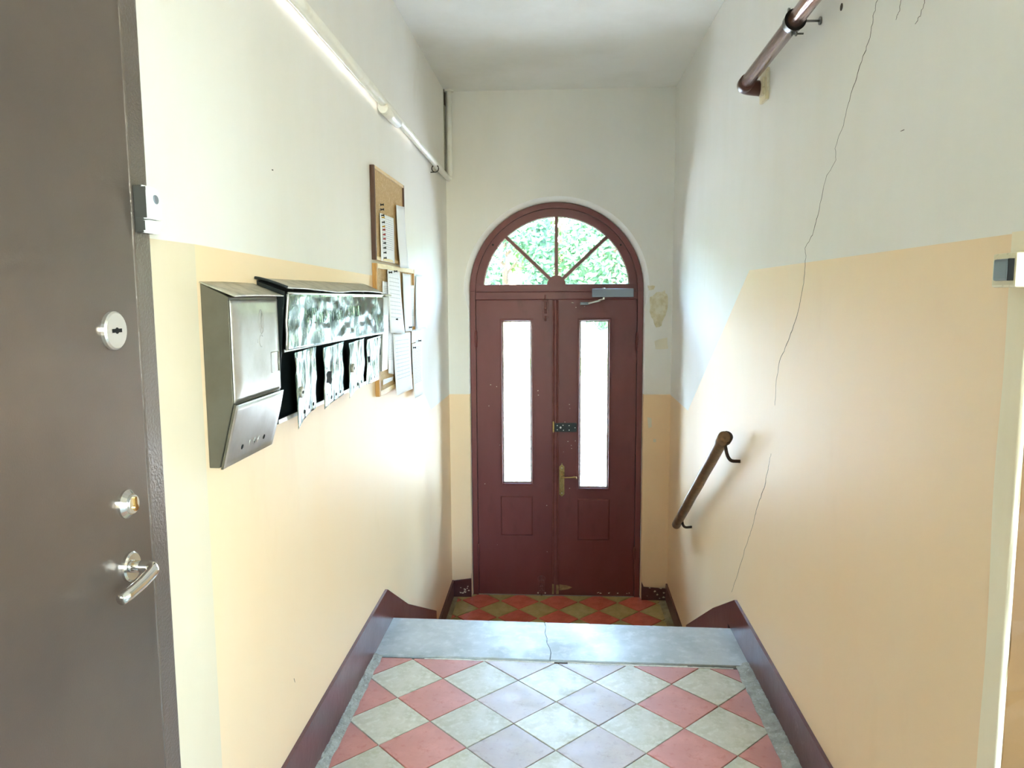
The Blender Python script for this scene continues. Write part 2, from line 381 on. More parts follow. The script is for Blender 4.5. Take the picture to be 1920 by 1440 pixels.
# rear wall and an added window, invented to give fill light from behind
wx0, wx1, wz0, wz1 = 1.28, 2.68, .85, 2.70
bm = B(); yr0, yr1 = YR-.3, YR
for (x0, x1, z0, z1) in ((XL-.2, wx0, -.1, ZC), (wx1, XH+.2, -.1, ZC), (wx0, wx1, -.1, wz0), (wx0, wx1, wz1, ZC)): box(bm, x0, x1, yr0, yr1, z0, z1)
tag(obj('wall_rear', bm, 'white_paint'), 'white rear wall of the hall with an added fill window', 'wall', kind='structure')
wr = thing('fill_window_rear', 'added unseen window in the rear hall wall, for fill daylight', 'window', ((wx0+wx1)/2, YR-.15, wz0), kind='structure')
bm = B()
for (x0, x1, z0, z1) in ((wx0, wx0+.05, wz0, wz1), (wx1-.05, wx1, wz0, wz1), (wx0+.05, wx1-.05, wz0, wz0+.05), (wx0+.05, wx1-.05, wz1-.05, wz1), (1.955, 2.005, wz0+.05, wz1-.05)):
    box(bm, x0, x1, YR-.18, YR-.12, z0, z1)
obj('fill_window_frame', bm, 'white_plastic', wr)
for x0, x1 in ((wx0+.05, 1.955), (2.005, wx1-.05)): obj('pane', box(B(), x0, x1, YR-.152, YR-.148, wz0+.05, wz1-.05), 'pane_glass', wr)  # glass of the added rear fill window
portal((1.98, YR-.31, 1.775), 1.4, 1.85, (0, 1, 0))
# second added window, out of view on the right, for more fill
hy0, hy1 = -2.3, -1.3
wh = thing('fill_window_side', 'added unseen window in the right hall wall, for fill daylight', 'window', (XH+.1, (hy0+hy1)/2, wz0), kind='structure')
bm = B()
for (a, b, c, e) in ((hy0, hy0+.05, wz0, wz1), (hy1-.05, hy1, wz0, wz1), (hy0+.05, hy1-.05, wz0, wz0+.05), (hy0+.05, hy1-.05, wz1-.05, wz1), (-1.825, -1.775, wz0+.05, wz1-.05)):
    box(bm, XH+.07, XH+.13, a, b, c, e)
obj('fill_window_frame', bm, 'white_plastic', wh)
for a, b in ((hy0+.05, -1.825), (-1.775, hy1-.05)): obj('pane', box(B(), XH+.098, XH+.102, a, b, wz0+.05, wz1-.05), 'pane_glass', wh)  # glass of the added side fill window
portal((XH+.21, (hy0+hy1)/2, 1.775), 1.0, 1.85, (-1, 0, 0))
# ceiling
bm = B(); prism(bm, [(XL-.2, YR-.3), (XH+.2, YR-.3), (XH+.2, YE+.2), (XR+.2, YE+.2), (XR+.2, YT), (XL-.2, YT)], 2, ZC, ZC+.2)
tag(obj('ceiling', bm, 'ceiling_paint'), 'plain white plastered ceiling', 'ceiling', kind='structure')

# back wall with the arched opening
DC = -.024                                # middle of the door
YD = 5.46                                 # inner face of the door frame
RO, RW, ZS = .610, .648, 1.529            # frame radius, opening radius at the wall face, springing height
def back_wall():
    bm = B(); n = 40
    hw_face = lambda z: .618 + (RW-.618)*max(0, min(1, (z-1.40)/(ZS-1.40)))
    prof = []                              # left jamb up, arch, right jamb down: (x_face, z_face, x_in, z_in)
    zj = [ZL, zl, 1.40, ZS]
    for z in zj: prof.append((DC-hw_face(z), z, DC-RO-.004, z))
    for k in range(1, n):
        a = PI - PI*k/n; prof.append((DC+RW*math.cos(a), ZS+RW*math.sin(a), DC+(RO+.004)*math.cos(a), ZS+(RO+.004)*math.sin(a)))
    for z in zj[::-1]: prof.append((DC+hw_face(z), z, DC+RO+.004, z))
    V = [(bm.verts.new((a, YB, b)), bm.verts.new((c, YD, d)), bm.verts.new((c, YT, d))) for a, b, c, d in prof]
    def outer(i):
        a, b, c, d = prof[i]
        if i < 4: return (XL-.05, b)
        if i >= len(prof)-4: return (XR+.05, b)
        k = i-3; t = k/n
        return (XL-.05 + (XR-XL+.1)*t, ZC+.1)
    # face strips
    O = []
    for i in range(len(prof)): x, z = outer(i); O.append((bm.verts.new((x, YB, z)), bm.verts.new((x, YT, z))))
    tl = [bm.verts.new((XL-.05, YB, ZC+.1)), bm.verts.new((XR+.05, YB, ZC+.1))]
    for i in range(len(prof)-1):
        zmid = (prof[i][1]+prof[i+1][1])/2; yel = zmid < zl and (i < 3 or i >= len(prof)-4)
        if i == 3: q = [O[i][0], V[i][0], V[i+1][0], O[i+1][0], tl[0]]
        elif i == len(prof)-5: q = [O[i][0], V[i][0], V[i+1][0], O[i+1][0], tl[1]]
        else: q = [O[i][0], V[i][0], V[i+1][0], O[i+1][0]]
        bm.faces.new(q).material_index = 1 if yel else 0
        f = bm.faces.new((V[i][0], V[i+1][0], V[i+1][1], V[i][1])); f.material_index = 1 if yel else 2; f.smooth = True
        f = bm.faces.new((V[i][1], V[i+1][1], V[i+1][2], V[i][2])); f.smooth = True
        bm.faces.new((O[i][1], O[i+1][1], V[i+1][2], V[i][2]))
    return bm
wall_back = tag(obj('wall_back', back_wall(), ['white_paint', 'yellow_paint', 'reveal_white']), 'end wall with the arched doorway, white over yellow', 'wall', kind='structure')
def blob(pts, name, parent, material, y=YB, lift=.0012, rag=.006):
    """ragged patch on the back wall traced through photo pixels"""
    P = [hit(px, py, 1, y) for px, py in pts]; Q = []
    for i, p in enumerate(P):
        q = P[(i+1) % len(P)]
        for t in (0, .34, .67): c = p.lerp(q, t); Q.append((c.x+random.uniform(-rag, rag), c.z+random.uniform(-rag, rag)))
    return obj(name, prism(B(), Q, 1, y-lift, y+.002), material, parent)
blob([(1219,556),(1232,548),(1247,545),(1252,557),(1249,590),(1240,610),(1230,614),(1224,600),(1217,584)], 'peeled_plaster', wall_back, 'bare_plaster')
blob([(1228,640),(1250,632),(1252,655),(1228,656)], 'peeled_plaster', wall_back, 'stain_cream', rag=.006)
blob([(1215,535),(1229,536),(1226,543),(1216,545)], 'peeled_plaster', wall_back, 'bare_plaster', rag=.003)
blob([(1214,782),(1221,784),(1222,800),(1216,803)], 'peeled_plaster', wall_back, 'stain_cream', rag=.002)
blob([(1225,823),(1230,823),(1230,829),(1225,829)], 'peeled_plaster', wall_back, 'stain_cream', rag=.001)

# cracks and marks on the right wall
def wall_line(pts, widths, name='crack', x=XR, n=(-1,0,0), material='crack_dark', jit=.004, parent=wall_right):
    P = [hit(px, py, 0, x) for px, py in pts]; Q, W = [], []
    for i in range(len(P)-1):
        for t in [k/6 for k in range(6)]:
            q = P[i].lerp(P[i+1], t); q.y += random.uniform(-jit, jit); q.z += random.uniform(-jit, jit)*.5; Q.append(q)
            W.append(.62*(widths[i]+(widths[i+1]-widths[i])*t)*random.uniform(.6, 1.3))
    Q.append(P[-1]); W.append(widths[-1])
    return obj(name, strip(B(), Q, n, W), material, parent)
wall_line([(1672,-120),(1645,0),(1638,30),(1632,70),(1619,105),(1603,155),(1590,195),(1582,235),(1566,275),(1567,300),(1548,335),(1533,405),(1523,440),(1510,465),(1511,482)],
          [.002,.002,.0025,.003,.004,.005,.002,.0012,.001,.001,.002,.004,.004,.003,.002])
wall_line([(1511,482),(1507,530),(1494,595),(1478,640),(1462,675),(1455,720),(1453,760)], [.003,.003,.003,.004,.003,.0012,.0006])
wall_line([(1446,850),(1440,880),(1433,915),(1420,950),(1412,985),(1400,1020),(1388,1060),(1372,1110)], [.001,.003,.005,.003,.002,.002,.0015,.0008])
wall_line([(1700,-70),(1690,0),(1686,20),(1680,37)], [.001,.001,.0015,.0006]); wall_line([(1760,-80),(1735,0),(1725,30),(1716,45)], [.001,.001,.0015,.0006])
wall_line([(1689,246),(1696,243)], [.003,.003], 'nick', jit=0); wall_line([(509,318),(512,319)], [.004,.004], 'nick', XL, (1,0,0), jit=0, parent=wall_left)
wall_line([(551,1272),(553,1279)], [.003,.002], 'nick', XL, (1,0,0), jit=0, parent=wall_left)
def plug_hole(px, py, r, parent=wall_right):
    p = hit(px, py, 0, XR); obj('plug_hole', disc(B(), (XR+.001, p.y, p.z), (-1,0,0), r, .002, 10), 'crack_dark', parent)
plug_hole(1578, 13, .010)

# ------------------------------------------------------------------ skirting boards
SK = .012
def skirt(name, x, s, p1, p2, y0, label):
    pts = [(y0, 0.0), (y0, p1.z-.012), (p1.y, p1.z), (p1.y+.45, p1.z-(.255 if s > 0 else .226)), (p2.y, p2.z), (p2.y+.004, -.600), (YB-.002, -.578), (YB-.002, ZL), (YF+.001, ZL)]
    for k in range(NST-1, 0, -1):
        z = ZL+RISE*(NST-k)+.0005; pts += [(YS1+RUN*k+.002, z), (YS1+RUN*(k-1)+.002, z)]
    pts += [(YS1+.03, .0065), (YS0-.05, .0065), (YS0-.05, 0)]
    # drop the duplicated riser points so that the outline is simple
    return tag(obj(name, prism(B(), pts, 0, x, x+s*SK), 'skirting_paint'), label, 'skirting', kind='structure')
skirt('baseboard_left', XL, 1, hit(722,1105,0,XL), hit(815,1145,0,XL), 1.45, 'maroon painted skirting along the yellow left wall and down the stairs')
skirt('baseboard_right', XR, -1, hit(1382,1125,0,XR), hit(1290,1172,0,XR), YW, 'worn maroon painted skirting along the cracked right wall')
# skirting of the back wall beside the door
bl = [hit(px, py, 1, YB) for px, py in ((848,1088),(884,1084),(890,1074))]; br = [hit(px, py, 1, YB) for px, py in ((1200,1090),(1207,1100),(1249,1103))]
bm = B(); prism(bm, [(XL+SK, ZL), (DC-.618, ZL), (DC-.618, bl[2].z), (bl[1].x, bl[1].z), (XL+SK, bl[0].z)], 1, YB-.014, YB)
prism(bm, [(DC+.618, ZL), (XR-SK, ZL), (XR-SK, br[2].z), (br[1].x, br[1].z), (DC+.618, br[0].z)], 1, YB-.014, YB)
bb = tag(obj('baseboard_back', bm, 'skirting_paint'), 'dark maroon skirting blocks either side of the arched door', 'skirting', kind='structure')
def chips(n, x0, x1, z0, z1, y, parent, smax=.012):
    for k in range(n):
        cx, cz = random.uniform(x0, x1), random.uniform(z0, z1); m = random.randint(4, 7); r = random.uniform(.003, smax)
        pts = [(cx+math.cos(2*PI*i/m)*r*random.uniform(.5, 1.2), cz+math.sin(2*PI*i/m)*r*random.uniform(.3, .8)) for i in range(m)]
        obj('paint_chip', prism(B(), pts, 1, y-.0006, y+.001), 'paint_chip', parent)
chips(13, -.73, -.66, -.68, -.62, YB-.014, bb); chips(14, .62, .76, -.69, -.60, YB-.014, bb)

# ------------------------------------------------------------------ floors, tiles, steps
bm = B(); prism(bm, [(XL-.1, 1.0), (XR+.1, 1.0), (XR+.1, YS1-.1), (XL-.1, YS1-.1)], 2, -.20, -.007)
floor = tag(obj('floor', bm, 'grout'), 'upper landing floor of diagonal pink and cream tiles', 'floor', kind='structure')
bm = B(); prism(bm, [(XL-.1, YR-.3), (XH+.1, YR-.3), (XH+.1, YE+.1), (XR+.1, YE+.1), (XR+.1, .999), (XL-.1, .999)], 2, -.2, 0)
tag(obj('floor_hall', bm, 'slab_stone'), 'pale stone floor of the hall before the tiled landing', 'floor', kind='structure')
bm = B(); box(bm, XL-.05, XR+.05, YF-.02, YB+.04, ZL-.15, ZL-.006)
floor_low = tag(obj('floor_lower', bm, 'olive_grout'), 'lower floor of red and olive tiles before the arched door', 'floor', kind='structure')
bm = B(); box(bm, XL-.05, XR+.05, YB+.04, YT, ZL-.15, ZL-.012)
tag(obj('trim_2', bm, 'step_cement'), 'cement threshold under the arched door', 'threshold', kind='structure')
def tile_mesh(poly, c, top, h, cham, material):
    bm = B(); n = len(poly); cx = sum(p[0] for p in poly)/n; cy = sum(p[1] for p in poly)/n
    rings = []
    for (s, z) in ((0, top-h), (0, top-cham), (cham, top)):
        ring = []
        for p in poly:
            d = Vector((cx-p[0], cy-p[1], 0)); q = Vector((p[0], p[1], 0)) + (d.normalized()*s*1.3 if d.length > .004 else d*0)
            ring.append(bm.verts.new((q.x-c[0], q.y-c[1], z)))
        rings.append(ring)
    for A, C in zip(rings, rings[1:]):
        for k in range(n): bm.faces.new((A[k], A[(k+1) % n], C[(k+1) % n], C[k]))
    bm.faces.new(rings[-1])
    bmesh.ops.recalc_face_normals(bm, faces=bm.faces)
    me = bpy.data.meshes.new('tile'); bm.to_mesh(me); bm.free(); me.materials.append(MATS[material]); return me
def lay_tiles(parent, x0, y0, hx, hy, gap, mats, bounds, z, rows, cols, worn=None, skew=0):
    share = {}
    xa, xb, ya, yb = bounds
    for j in rows:
        for i in cols:
            if (i+j) % 2: continue
            c = (x0+i*hx, y0+j*hy); gx, gy = hx-gap, hy-gap
            poly = [(c[0]-gx, c[1]), (c[0], c[1]-gy), (c[0]+gx, c[1]), (c[0], c[1]+gy)]; full = list(poly)
            for ax, val, less in ((0, xa, False), (0, xb, True), (1, ya, False), (1, yb, True)):
                poly = clip(poly, ax, val, less) if (ax, less) != (1, True) else [(a, b-skew*a) for a, b in clip([(a, b+skew*a) for a, b in poly], ax, val, less)]
                if len(poly) < 3: break
            if len(poly) < 3: continue
            area = abs(sum(poly[k][0]*poly[(k+1) % len(poly)][1]-poly[(k+1) % len(poly)][0]*poly[k][1] for k in range(len(poly))))/2
            if area < .0006: continue
            m = mats[j % 2]
            if worn and m == 'pink_tile' and worn(c): m = 'worn_tile'
            if len(poly) == 4 and poly == full:
                if m not in share: share[m] = tile_mesh(poly, c, 0, .006, .0016, m)
                me = share[m]
            else: me = tile_mesh(poly, c, 0, .006, .0012, m)
            o = bpy.data.objects.new('tile', me); COL.objects.link(o); o.parent = parent
            o.location = (c[0], c[1], z+random.uniform(-.0006, .0008))
            o.rotation_euler = (random.uniform(-.003, .003), random.uniform(-.003, .003), random.uniform(-.004, .004))
TX0, TX1 = -.744, .716
lay_tiles(floor, -.606, 2.855, .1487, .1535, .0022, ('cream_tile', 'pink_tile'), (TX0, TX1, 1.0, 3.000), 0, range(-13, 3), range(-2, 11),
          worn=lambda c: -.26 < c[0] < .30 and c[1] > 2.2, skew=.0222)  # worn: greyer centre tiles, traffic wear plus some sky reflection in the colour
lay_tiles(floor_low, -.566, 5.05, .1405, .145, .006, ('red_tile', 'olive_tile'), (-.74, .72, YF+.01, YB+.038), ZL, range(-6, 4), range(-2, 11))
# cement fillets along the walls
def fillet(name, xa, xb, y0, y1, wall_side):
    bm = B(); n = 240; m = 8; G = []
    for i in range(n+1):
        y = y0+(y1-y0)*i/n; row = []
        for k in range(m+1):
            t = k/m; x = xa+(xb-xa)*t; rough = noise.noise(Vector((x*140, y*110, 1)))*.005 + noise.noise(Vector((x*40, y*30, 4)))*.005
            if k == (m if wall_side < 0 else 0) : x += noise.noise(Vector((y*14, 2, 5)))*.008
            edge = (1-t if wall_side < 0 else t); row.append(bm.verts.new((x, y, .002 + .010*edge + rough*(.3+edge))))
        G.append(row)
    for i in range(n):
        for k in range(m): bm.faces.new((G[i][k], G[i+1][k], G[i+1][k+1], G[i][k+1])).smooth = True
    return obj(name, bm, 'cement', floor)
fillet('cement_fillet', XL+SK-.002, TX0+.006, 1.4, 3.03, -1); fillet('cement_fillet', TX1-.004, XR-SK+.002, 1.4, 3.03, 1)
# mortar and the gap behind the slab
for (x0, x1, ya, yb) in ((-.56, -.30, 3.002, 3.010), (-.30, -.02, 3.002, 3.013), (.035, .52, 3.002, 3.014), (.52, .70, 3.002, 3.009)):
    bm = B(); pts = []; n = 16
    for i in range(n+1): x = x0+(x1-x0)*i/n; pts.append((x, ya-.0222*x+random.uniform(-.0005, .001)))
    for i in range(n, -1, -1): x = x0+(x1-x0)*i/n; pts.append((x, yb-.0222*x+random.uniform(-.003, .002)))
    obj('mortar_strip', prism(bm, pts, 2, -.008, .001), 'mortar', floor)
bm = B(); box(bm, -.03, .045, 2.985, 3.03, -.0075, -.004); obj('broken_joint', bm, 'hole_brown', floor)
# steps
steps = thing('stair', 'short flight of cement steps down to the arched door', 'stairs', (0, YS1, ZL), kind='structure')
for k in range(1, NST):
    z = ZL+RISE*(NST-k); bm = B(); box(bm, XL+.001, XR-.001, YS1+RUN*(k-1)-.02, YS1+RUN*k, ZL-.15, z, .006); obj('step', bm, 'step_cement', steps)
bm = B(); box(bm, XL+.001, XR-.001, YS1-.12, YS1-.025, ZL-.15, -.046); obj('riser', bm, 'step_cement', steps)
# cracked top slab: two pieces of stone that meet along the crack
cr = [hit(px, py, 2, 0) for px, py in ((1021,1166),(1024,1178),(1021,1190),(1027,1200),(1024,1208),(1031,1216),(1033,1226),(1031,1238))]
s0, s1 = hit(732,1160,2,0), hit(1370,1180,2,0); b0, b1 = hit(695,1229,2,0), hit(1412,1252,2,0)
ys = lambda x: s0.y+(s1.y-s0.y)*(x-s0.x)/(s1.x-s0.x); yb_ = lambda x: b0.y+(b1.y-b0.y)*(x-b0.x)/(b1.x-b0.x)
cx = [(p.x, p.y) for p in cr]; cx[0] = (cx[0][0], ys(cx[0][0])); cx[-1] = (cx[-1][0], yb_(cx[-1][0]))
def slab(pts):
    bm = B(); prism(bm, pts, 2, -.045, .006); bmesh.ops.bevel(bm, geom=[e for e in bm.edges if abs(e.verts[0].co.z-e.verts[1].co.z) < 1e-5 and e.verts[0].co.z > 0], offset=.0025, segments=2, affect='EDGES'); return bm
xl_, xr_ = XL+.002, XR-.002
obj('slab_piece', slab([(xl_, ys(xl_))] + [(a-.0013, b) for a, b in cx] + [(xl_, yb_(xl_))]), 'slab_stone', steps)
obj('slab_piece', slab([(a+.0013, b) for a, b in cx] + [(xr_, yb_(xr_)), (xr_, ys(xr_))]), 'slab_stone', steps)

# ------------------------------------------------------------------ arched double door
def at(px, py, y=YD): p = hit(px, py, 1, y); return p.x, p.z
def ring(bm, c, z0, r0, r1, y0, y1, n=48, a0=0, a1=PI, mi=0):
    G = []
    for k in range(n+1):
        a = a0+(a1-a0)*k/n; G.append([bm.verts.new((c+r*math.cos(a), y, z0+r*math.sin(a))) for r, y in ((r0, y0), (r1, y0), (r1, y1), (r0, y1))])
    for A, C in zip(G, G[1:]):
        for k in range(4): f = bm.faces.new((A[k], A[(k+1) % 4], C[(k+1) % 4], C[k])); f.material_index = mi
    bm.faces.new(G[0]); bm.faces.new(G[-1][::-1]); return bm
fr = thing('trim_1', 'maroon painted arched door frame with transom rail', 'door frame', (DC, YD, ZL), kind='structure')
RI = .572; ZT0, ZT1 = at(1045, 562)[1], at(1045, 547)[1]; ZB = ZL+.012
bm = B(); ring(bm, DC, ZS, RI, RO, YD-.004, YD+.10); obj('frame_arch', bm, 'maroon_paint', fr)
for s in (-1, 1):
    bm = B(); box(bm, *sorted((DC+s*RI, DC+s*RO)), YD-.004, YD+.10, ZL-.005, ZS, .003); obj('jamb', bm, 'maroon_paint', fr)
    obj('door_stop', box(B(), *sorted((DC+s*(RI+.001), DC+s*(RI-.016))), YD+.058, YD+.10, ZL-.005, ZS), 'maroon_paint', fr)
obj('door_stop', box(B(), DC-RI, DC+RI, YD+.0635, YD+.10, ZT0-.016, ZT1+.014), 'maroon_paint', fr)
obj('door_stop', ring(B(), DC, ZS, RI-.014, RI+.001, YD+.0625, YD+.099), 'maroon_paint', fr)
obj('threshold_bar', box(B(), DC-RI, DC+RI, YD+.016, YD+.10, ZL-.005, ZL+.0105), 'maroon_paint', fr)
bm = B(); box(bm, DC-RI, DC+RI, YD+.002, YD+.09, ZT0+.002, ZT1, .004); obj('transom_rail', bm, 'maroon_paint', fr)
# fanlight
fan = thing('window_1', 'half round fanlight with four panes over the double door', 'window', (DC, YD, ZT1), kind='structure')
RG = .516; zg = at(1044, 533)[1]
bm = B(); ring(bm, DC, ZS, RG, RI-.002, YD+.008, YD+.06); obj('sash_arch', bm, 'maroon_paint', fan)
bm = B(); box(bm, DC-RI+.002, DC+RI-.002, YD+.0066, YD+.0586, ZT1+.0015, zg, .002); obj('sash_rail', bm, 'maroon_paint', fan)
bm = B(); ring(bm, DC+.002, zg-.004, .0, .066, YD+.003, YD+.055, 20); obj('hub', bm, 'maroon_paint', fan)
ang = [PI*.5, math.radians(136.5), math.radians(43)]
def bar(bm, a, w, y0, y1, r0=.05, r1=None):
    d = Vector((math.cos(a), 0, math.sin(a))); s = Vector((-d.z, 0, d.x))*w/2; o = Vector((DC+.002, 0, zg-.004))
    b = 2*(o.x-DC)*d.x + 2*(o.z-ZS)*d.z; c = (o.x-DC)**2+(o.z-ZS)**2-(RG+.004)**2; r1 = r1 or (-b+math.sqrt(b*b-4*c))/2
    P = [o+d*r0+s, o+d*r1+s, o+d*r1-s, o+d*r0-s]; prism(bm, [(p.x, p.z) for p in P], 1, y0, y1); return bm
for a in ang:
    m_ = obj('glazing_bar', bar(B(), a, .020, YD+.012, YD+.05), 'maroon_paint', fan)
    for t in (-1, 1):
        bm = B(); d = Vector((math.cos(a), 0, math.sin(a))); bar(bm, a, .004, YD+.026, YD+.034, .07)
        bm.transform(Matrix.Translation(Vector((-d.z, 0, d.x))*.0125*t)); obj('putty_line', bm, 'glazing_bead', m_)
def pane_sector(a0, a1):
    o = Vector((DC, zg-.003)); P = []
    for k in range(13):
        a = a0+(a1-a0)*k/12; d = Vector((math.cos(a), math.sin(a))); oz = o.y-ZS
        b = 2*oz*d.y; c = oz*oz-(RG+.003)**2; P.append(o+d*((-b+math.sqrt(b*b-4*c))/2))
    return prism(B(), [tuple(o)]+[tuple(p) for p in P], 1, YD+.029, YD+.032)
for a0, a1 in ((0, ang[2]), (ang[2], ang[0]), (ang[0], ang[1]), (ang[1], PI)): obj('pane', pane_sector(a0, a1), 'pane_glass', fan)
bm = B(); ring(bm, DC, ZS, RG-.006, RG+.001, YD+.024, YD+.03, 48, .09, PI-.09); obj('putty_line', bm, 'glazing_bead', fan)
for s in (-1, 1):
    p = at(924 if s < 0 else 1164, 459); obj('screw_hole', disc(B(), (p[0], YD+.009, p[1]), (0,-1,0), .007, .002, 10), 'black_gap', fan)
portal((DC, YT+.005, ZS+.30), 1.22, .66, (0, -1, 0))

def leaf(name, x0, x1, glass, panel, label, hinge_side, hinges):
    d = thing(name, label, 'door', ((x0+x1)/2, YD, ZB), kind='structure')
    g0, g1, h0, h1 = glass; y0, y1 = YD+.012, YD+.055; zt = ZT0-.002
    bm = B()
    for (a, b, c, e) in ((x0, g0, ZB, zt), (g1, x1, ZB, zt), (g0, g1, ZB, h0), (g0, g1, h1, zt)): box(bm, a, b, y0, y1, c, e)
    bmesh.ops.remove_doubles(bm, verts=bm.verts, dist=1e-5)
    body = obj('leaf_panel', bm, 'maroon_paint', d)
    # moulding around the glass: sloped picture-frame profile
    def moulding(w, out, ins, y, material, nm):
        bm = B(); lo = [(g0-w, h0-w), (g1+w, h0-w), (g1+w, h1+w), (g0-w, h1+w)]; li = [(g0+ins, h0+ins), (g1-ins, h0+ins), (g1-ins, h1-ins), (g0+ins, h1-ins)]
        mid = [(g0-w*.3, h0-w*.3), (g1+w*.3, h0-w*.3), (g1+w*.3, h1+w*.3), (g0-w*.3, h1+w*.3)]
        R = [[bm.verts.new((p[0], yy, p[1])) for p in L] for L, yy in ((lo, y), (lo, y-out*.7), (mid, y-out), (li, y+.008), (li, y+.018))]
        for A, C in zip(R, R[1:]):
            for k in range(4): bm.faces.new((A[k], A[(k+1) % 4], C[(k+1) % 4], C[k]))
        return obj(nm, bm, material, body)
    moulding(.018, .010, .001, y0, 'maroon_paint', 'moulding')
    bm = B(); t = .007
    for (a, b, c, e) in ((g0, g0+t, h0, h1), (g1-t, g1, h0, h1), (g0+t, g1-t, h0, h0+t), (g0+t, g1-t, h1-t, h1)): box(bm, a, b, y0+.010, y0+.020, c, e)
    obj('glazing_bead', bm, 'glazing_bead', body)
    obj('pane', box(B(), g0-.003, g1+.003, y0+.021, y0+.025, h0-.003, h1+.003), 'pane_glass', d)
    p0, p1, q0, q1 = panel
    bm = B(); box(bm, p0, p1, y0-.010, y0+.001, q0, q1); bmesh.ops.bevel(bm, geom=[e for e in bm.edges if all(v.co.y < y0-.005 for v in e.verts)], offset=.009, segments=1, affect='EDGES')
    obj('raised_panel', bm, 'maroon_paint', d)
    for z in hinges:
        bm = B(); xh = x0-.001 if hinge_side < 0 else x1+.001
        tube(bm, [(xh, YD-.002, z-.055), (xh, YD-.002, z+.055)], .009, 10); tube(bm, [(xh, YD-.002, z-.064), (xh, YD-.002, z+.064)], .005, 8)
        obj('hinge', bm, 'maroon_paint', d)
    portal(((g0+g1)/2, YT+.006, (h0+h1)/2), g1-g0+.06, h1-h0+.06, (0, -1, 0))
    return d, body
gz = lambda py, px=1000: at(px, py)[1]
xa, xm, xb = DC-RI+.003, at(1036.5, 800)[0], DC+RI-.003
d1, body1 = leaf('door_1', xa, xm, (at(943,800)[0], at(996,800)[0], gz(906), gz(602)), (at(939,960)[0], at(999,960)[0], gz(1005), gz(931)),
          'left maroon door leaf of the arched doorway with long glass pane', -1, (gz(1035), gz(635)))
d2, body2 = leaf('door_2', xm+.003, xb, (at(1087,800)[0], at(1140,800)[0], gz(914), gz(602)), (at(1083,960)[0], at(1143,960)[0], gz(1012), gz(935)),
          'right maroon door leaf of the arched doorway with lever handle', 1, (gz(1038), gz(640)))
# astragal on the right leaf
ax0, ax1 = at(1035.5, 800)[0], at(1047.5, 800)[0]; bm = B(); w_ = ax1-ax0
prism(bm, [(ax0, YD+.012), (ax0, YD-.006), (ax0+w_*.16, YD-.010), (ax0+w_*.3, YD-.004), (ax0+w_*.42, YD-.012), (ax0+w_*.58, YD-.012), (ax0+w_*.7, YD-.004), (ax0+w_*.84, YD-.010), (ax1, YD-.006), (ax1, YD+.012)], 2, ZB, ZT0-.004)
ast = obj('astragal', bm, 'maroon_light', d2)
bm = B(); box(bm, ax0-.001, ax0+.012, YD-.0115, YD, ZB, ZB+.075); box(bm, ax0+w_*.62, ax1+.001, YD-.0115, YD, ZB, ZB+.07); obj('bare_patch', bm, 'bare_wood', ast)
p = at(1046, 1120); bm = B(); prism(bm, [(ax1+.006, ZB+.02), (ax1+.07, ZB+.03), (ax1+.10, ZB+.045), (ax1+.06, ZB+.06), (ax1+.006, ZB+.065)], 1, YD+.0105, YD+.014); obj('bare_patch', bm, 'bare_wood', body2)
# flush bolts on the left leaf
for nm, px, p0, p1 in (('top_bolt', 1023, 553, 602), ('bottom_bolt', 1015, 1080, 1120)):
    x = at(px, 800)[0]; z1, z0 = gz(p0, px), gz(p1, px); bm = B(); top = nm == 'top_bolt'
    box(bm, x-.022, x+.022, YD+.006, YD+.013, z0+.02, z1-.02, .002); tube(bm, [(x, YD-.002, z0), (x, YD-.002, z1)], .007, 10)
    for z in (z0+.045, z1-.04): box(bm, x-.018, x+.018, YD-.010, YD+.008, z-.009, z+.009, .003)
    disc(bm, (x, YD+.006, (z0+z1)/2), (0,-1,0), .011, .02, 12, bev=.004)
    if not top: disc(bm, (x, YD+.012, z1-.03), (0,-1,0), .030, .005, 18)
    bo = obj('bolt', bm, 'maroon_light', d1)
    if not top:
        for s in (-1, 1): obj('chip', disc(B(), (x+s*.026, YD+.012, z0+.03), (0,-1,0), .006, .002, 8), 'paint_chip', bo)
# lever handle with long plate
hx = at(1053.5, 890)[0]; z0, z1 = gz(930, 1053), gz(870, 1053); zh = gz(893, 1053)
bm = B(); h = .0185
prism(bm, [(hx, z0-.006), (hx+h, z0+.012), (hx+h, z1-.022), (hx+h*.3, z1-.008), (hx, z1+.006), (hx-h*.3, z1-.008), (hx-h, z1-.022), (hx-h, z0+.012)], 1, YD+.005, YD+.012)
hb = obj('handle_plate', bm, 'brass', d2)
bm = B(); box(bm, hx-.010, hx+.010, YD+.003, YD+.006, z0+.04, z1-.05, .001); obj('plate_inlay', bm, 'brass_lock', hb)
for z in (z0+.020, z1-.030): obj('screw', disc(B(), (hx, YD+.005, z), (0,-1,0), .0035, .003, 10), 'satin_steel', hb)
bm = B(); tube(bm, [(hx, YD+.005, zh), (hx, YD-.035, zh)], .008, 12)
tube(bm, [(hx-.004, YD-.034, zh), (hx+.03, YD-.036, zh-.001), (hx+.07, YD-.036, zh+.001), (hx+.09, YD-.034, zh+.003), (hx+.102, YD-.030, zh-.004), (hx+.106, YD-.028, zh-.010)], [.007, .005, .0055, .008, .008, .004], 12)
obj('lever', bm, 'brass', d2, True)
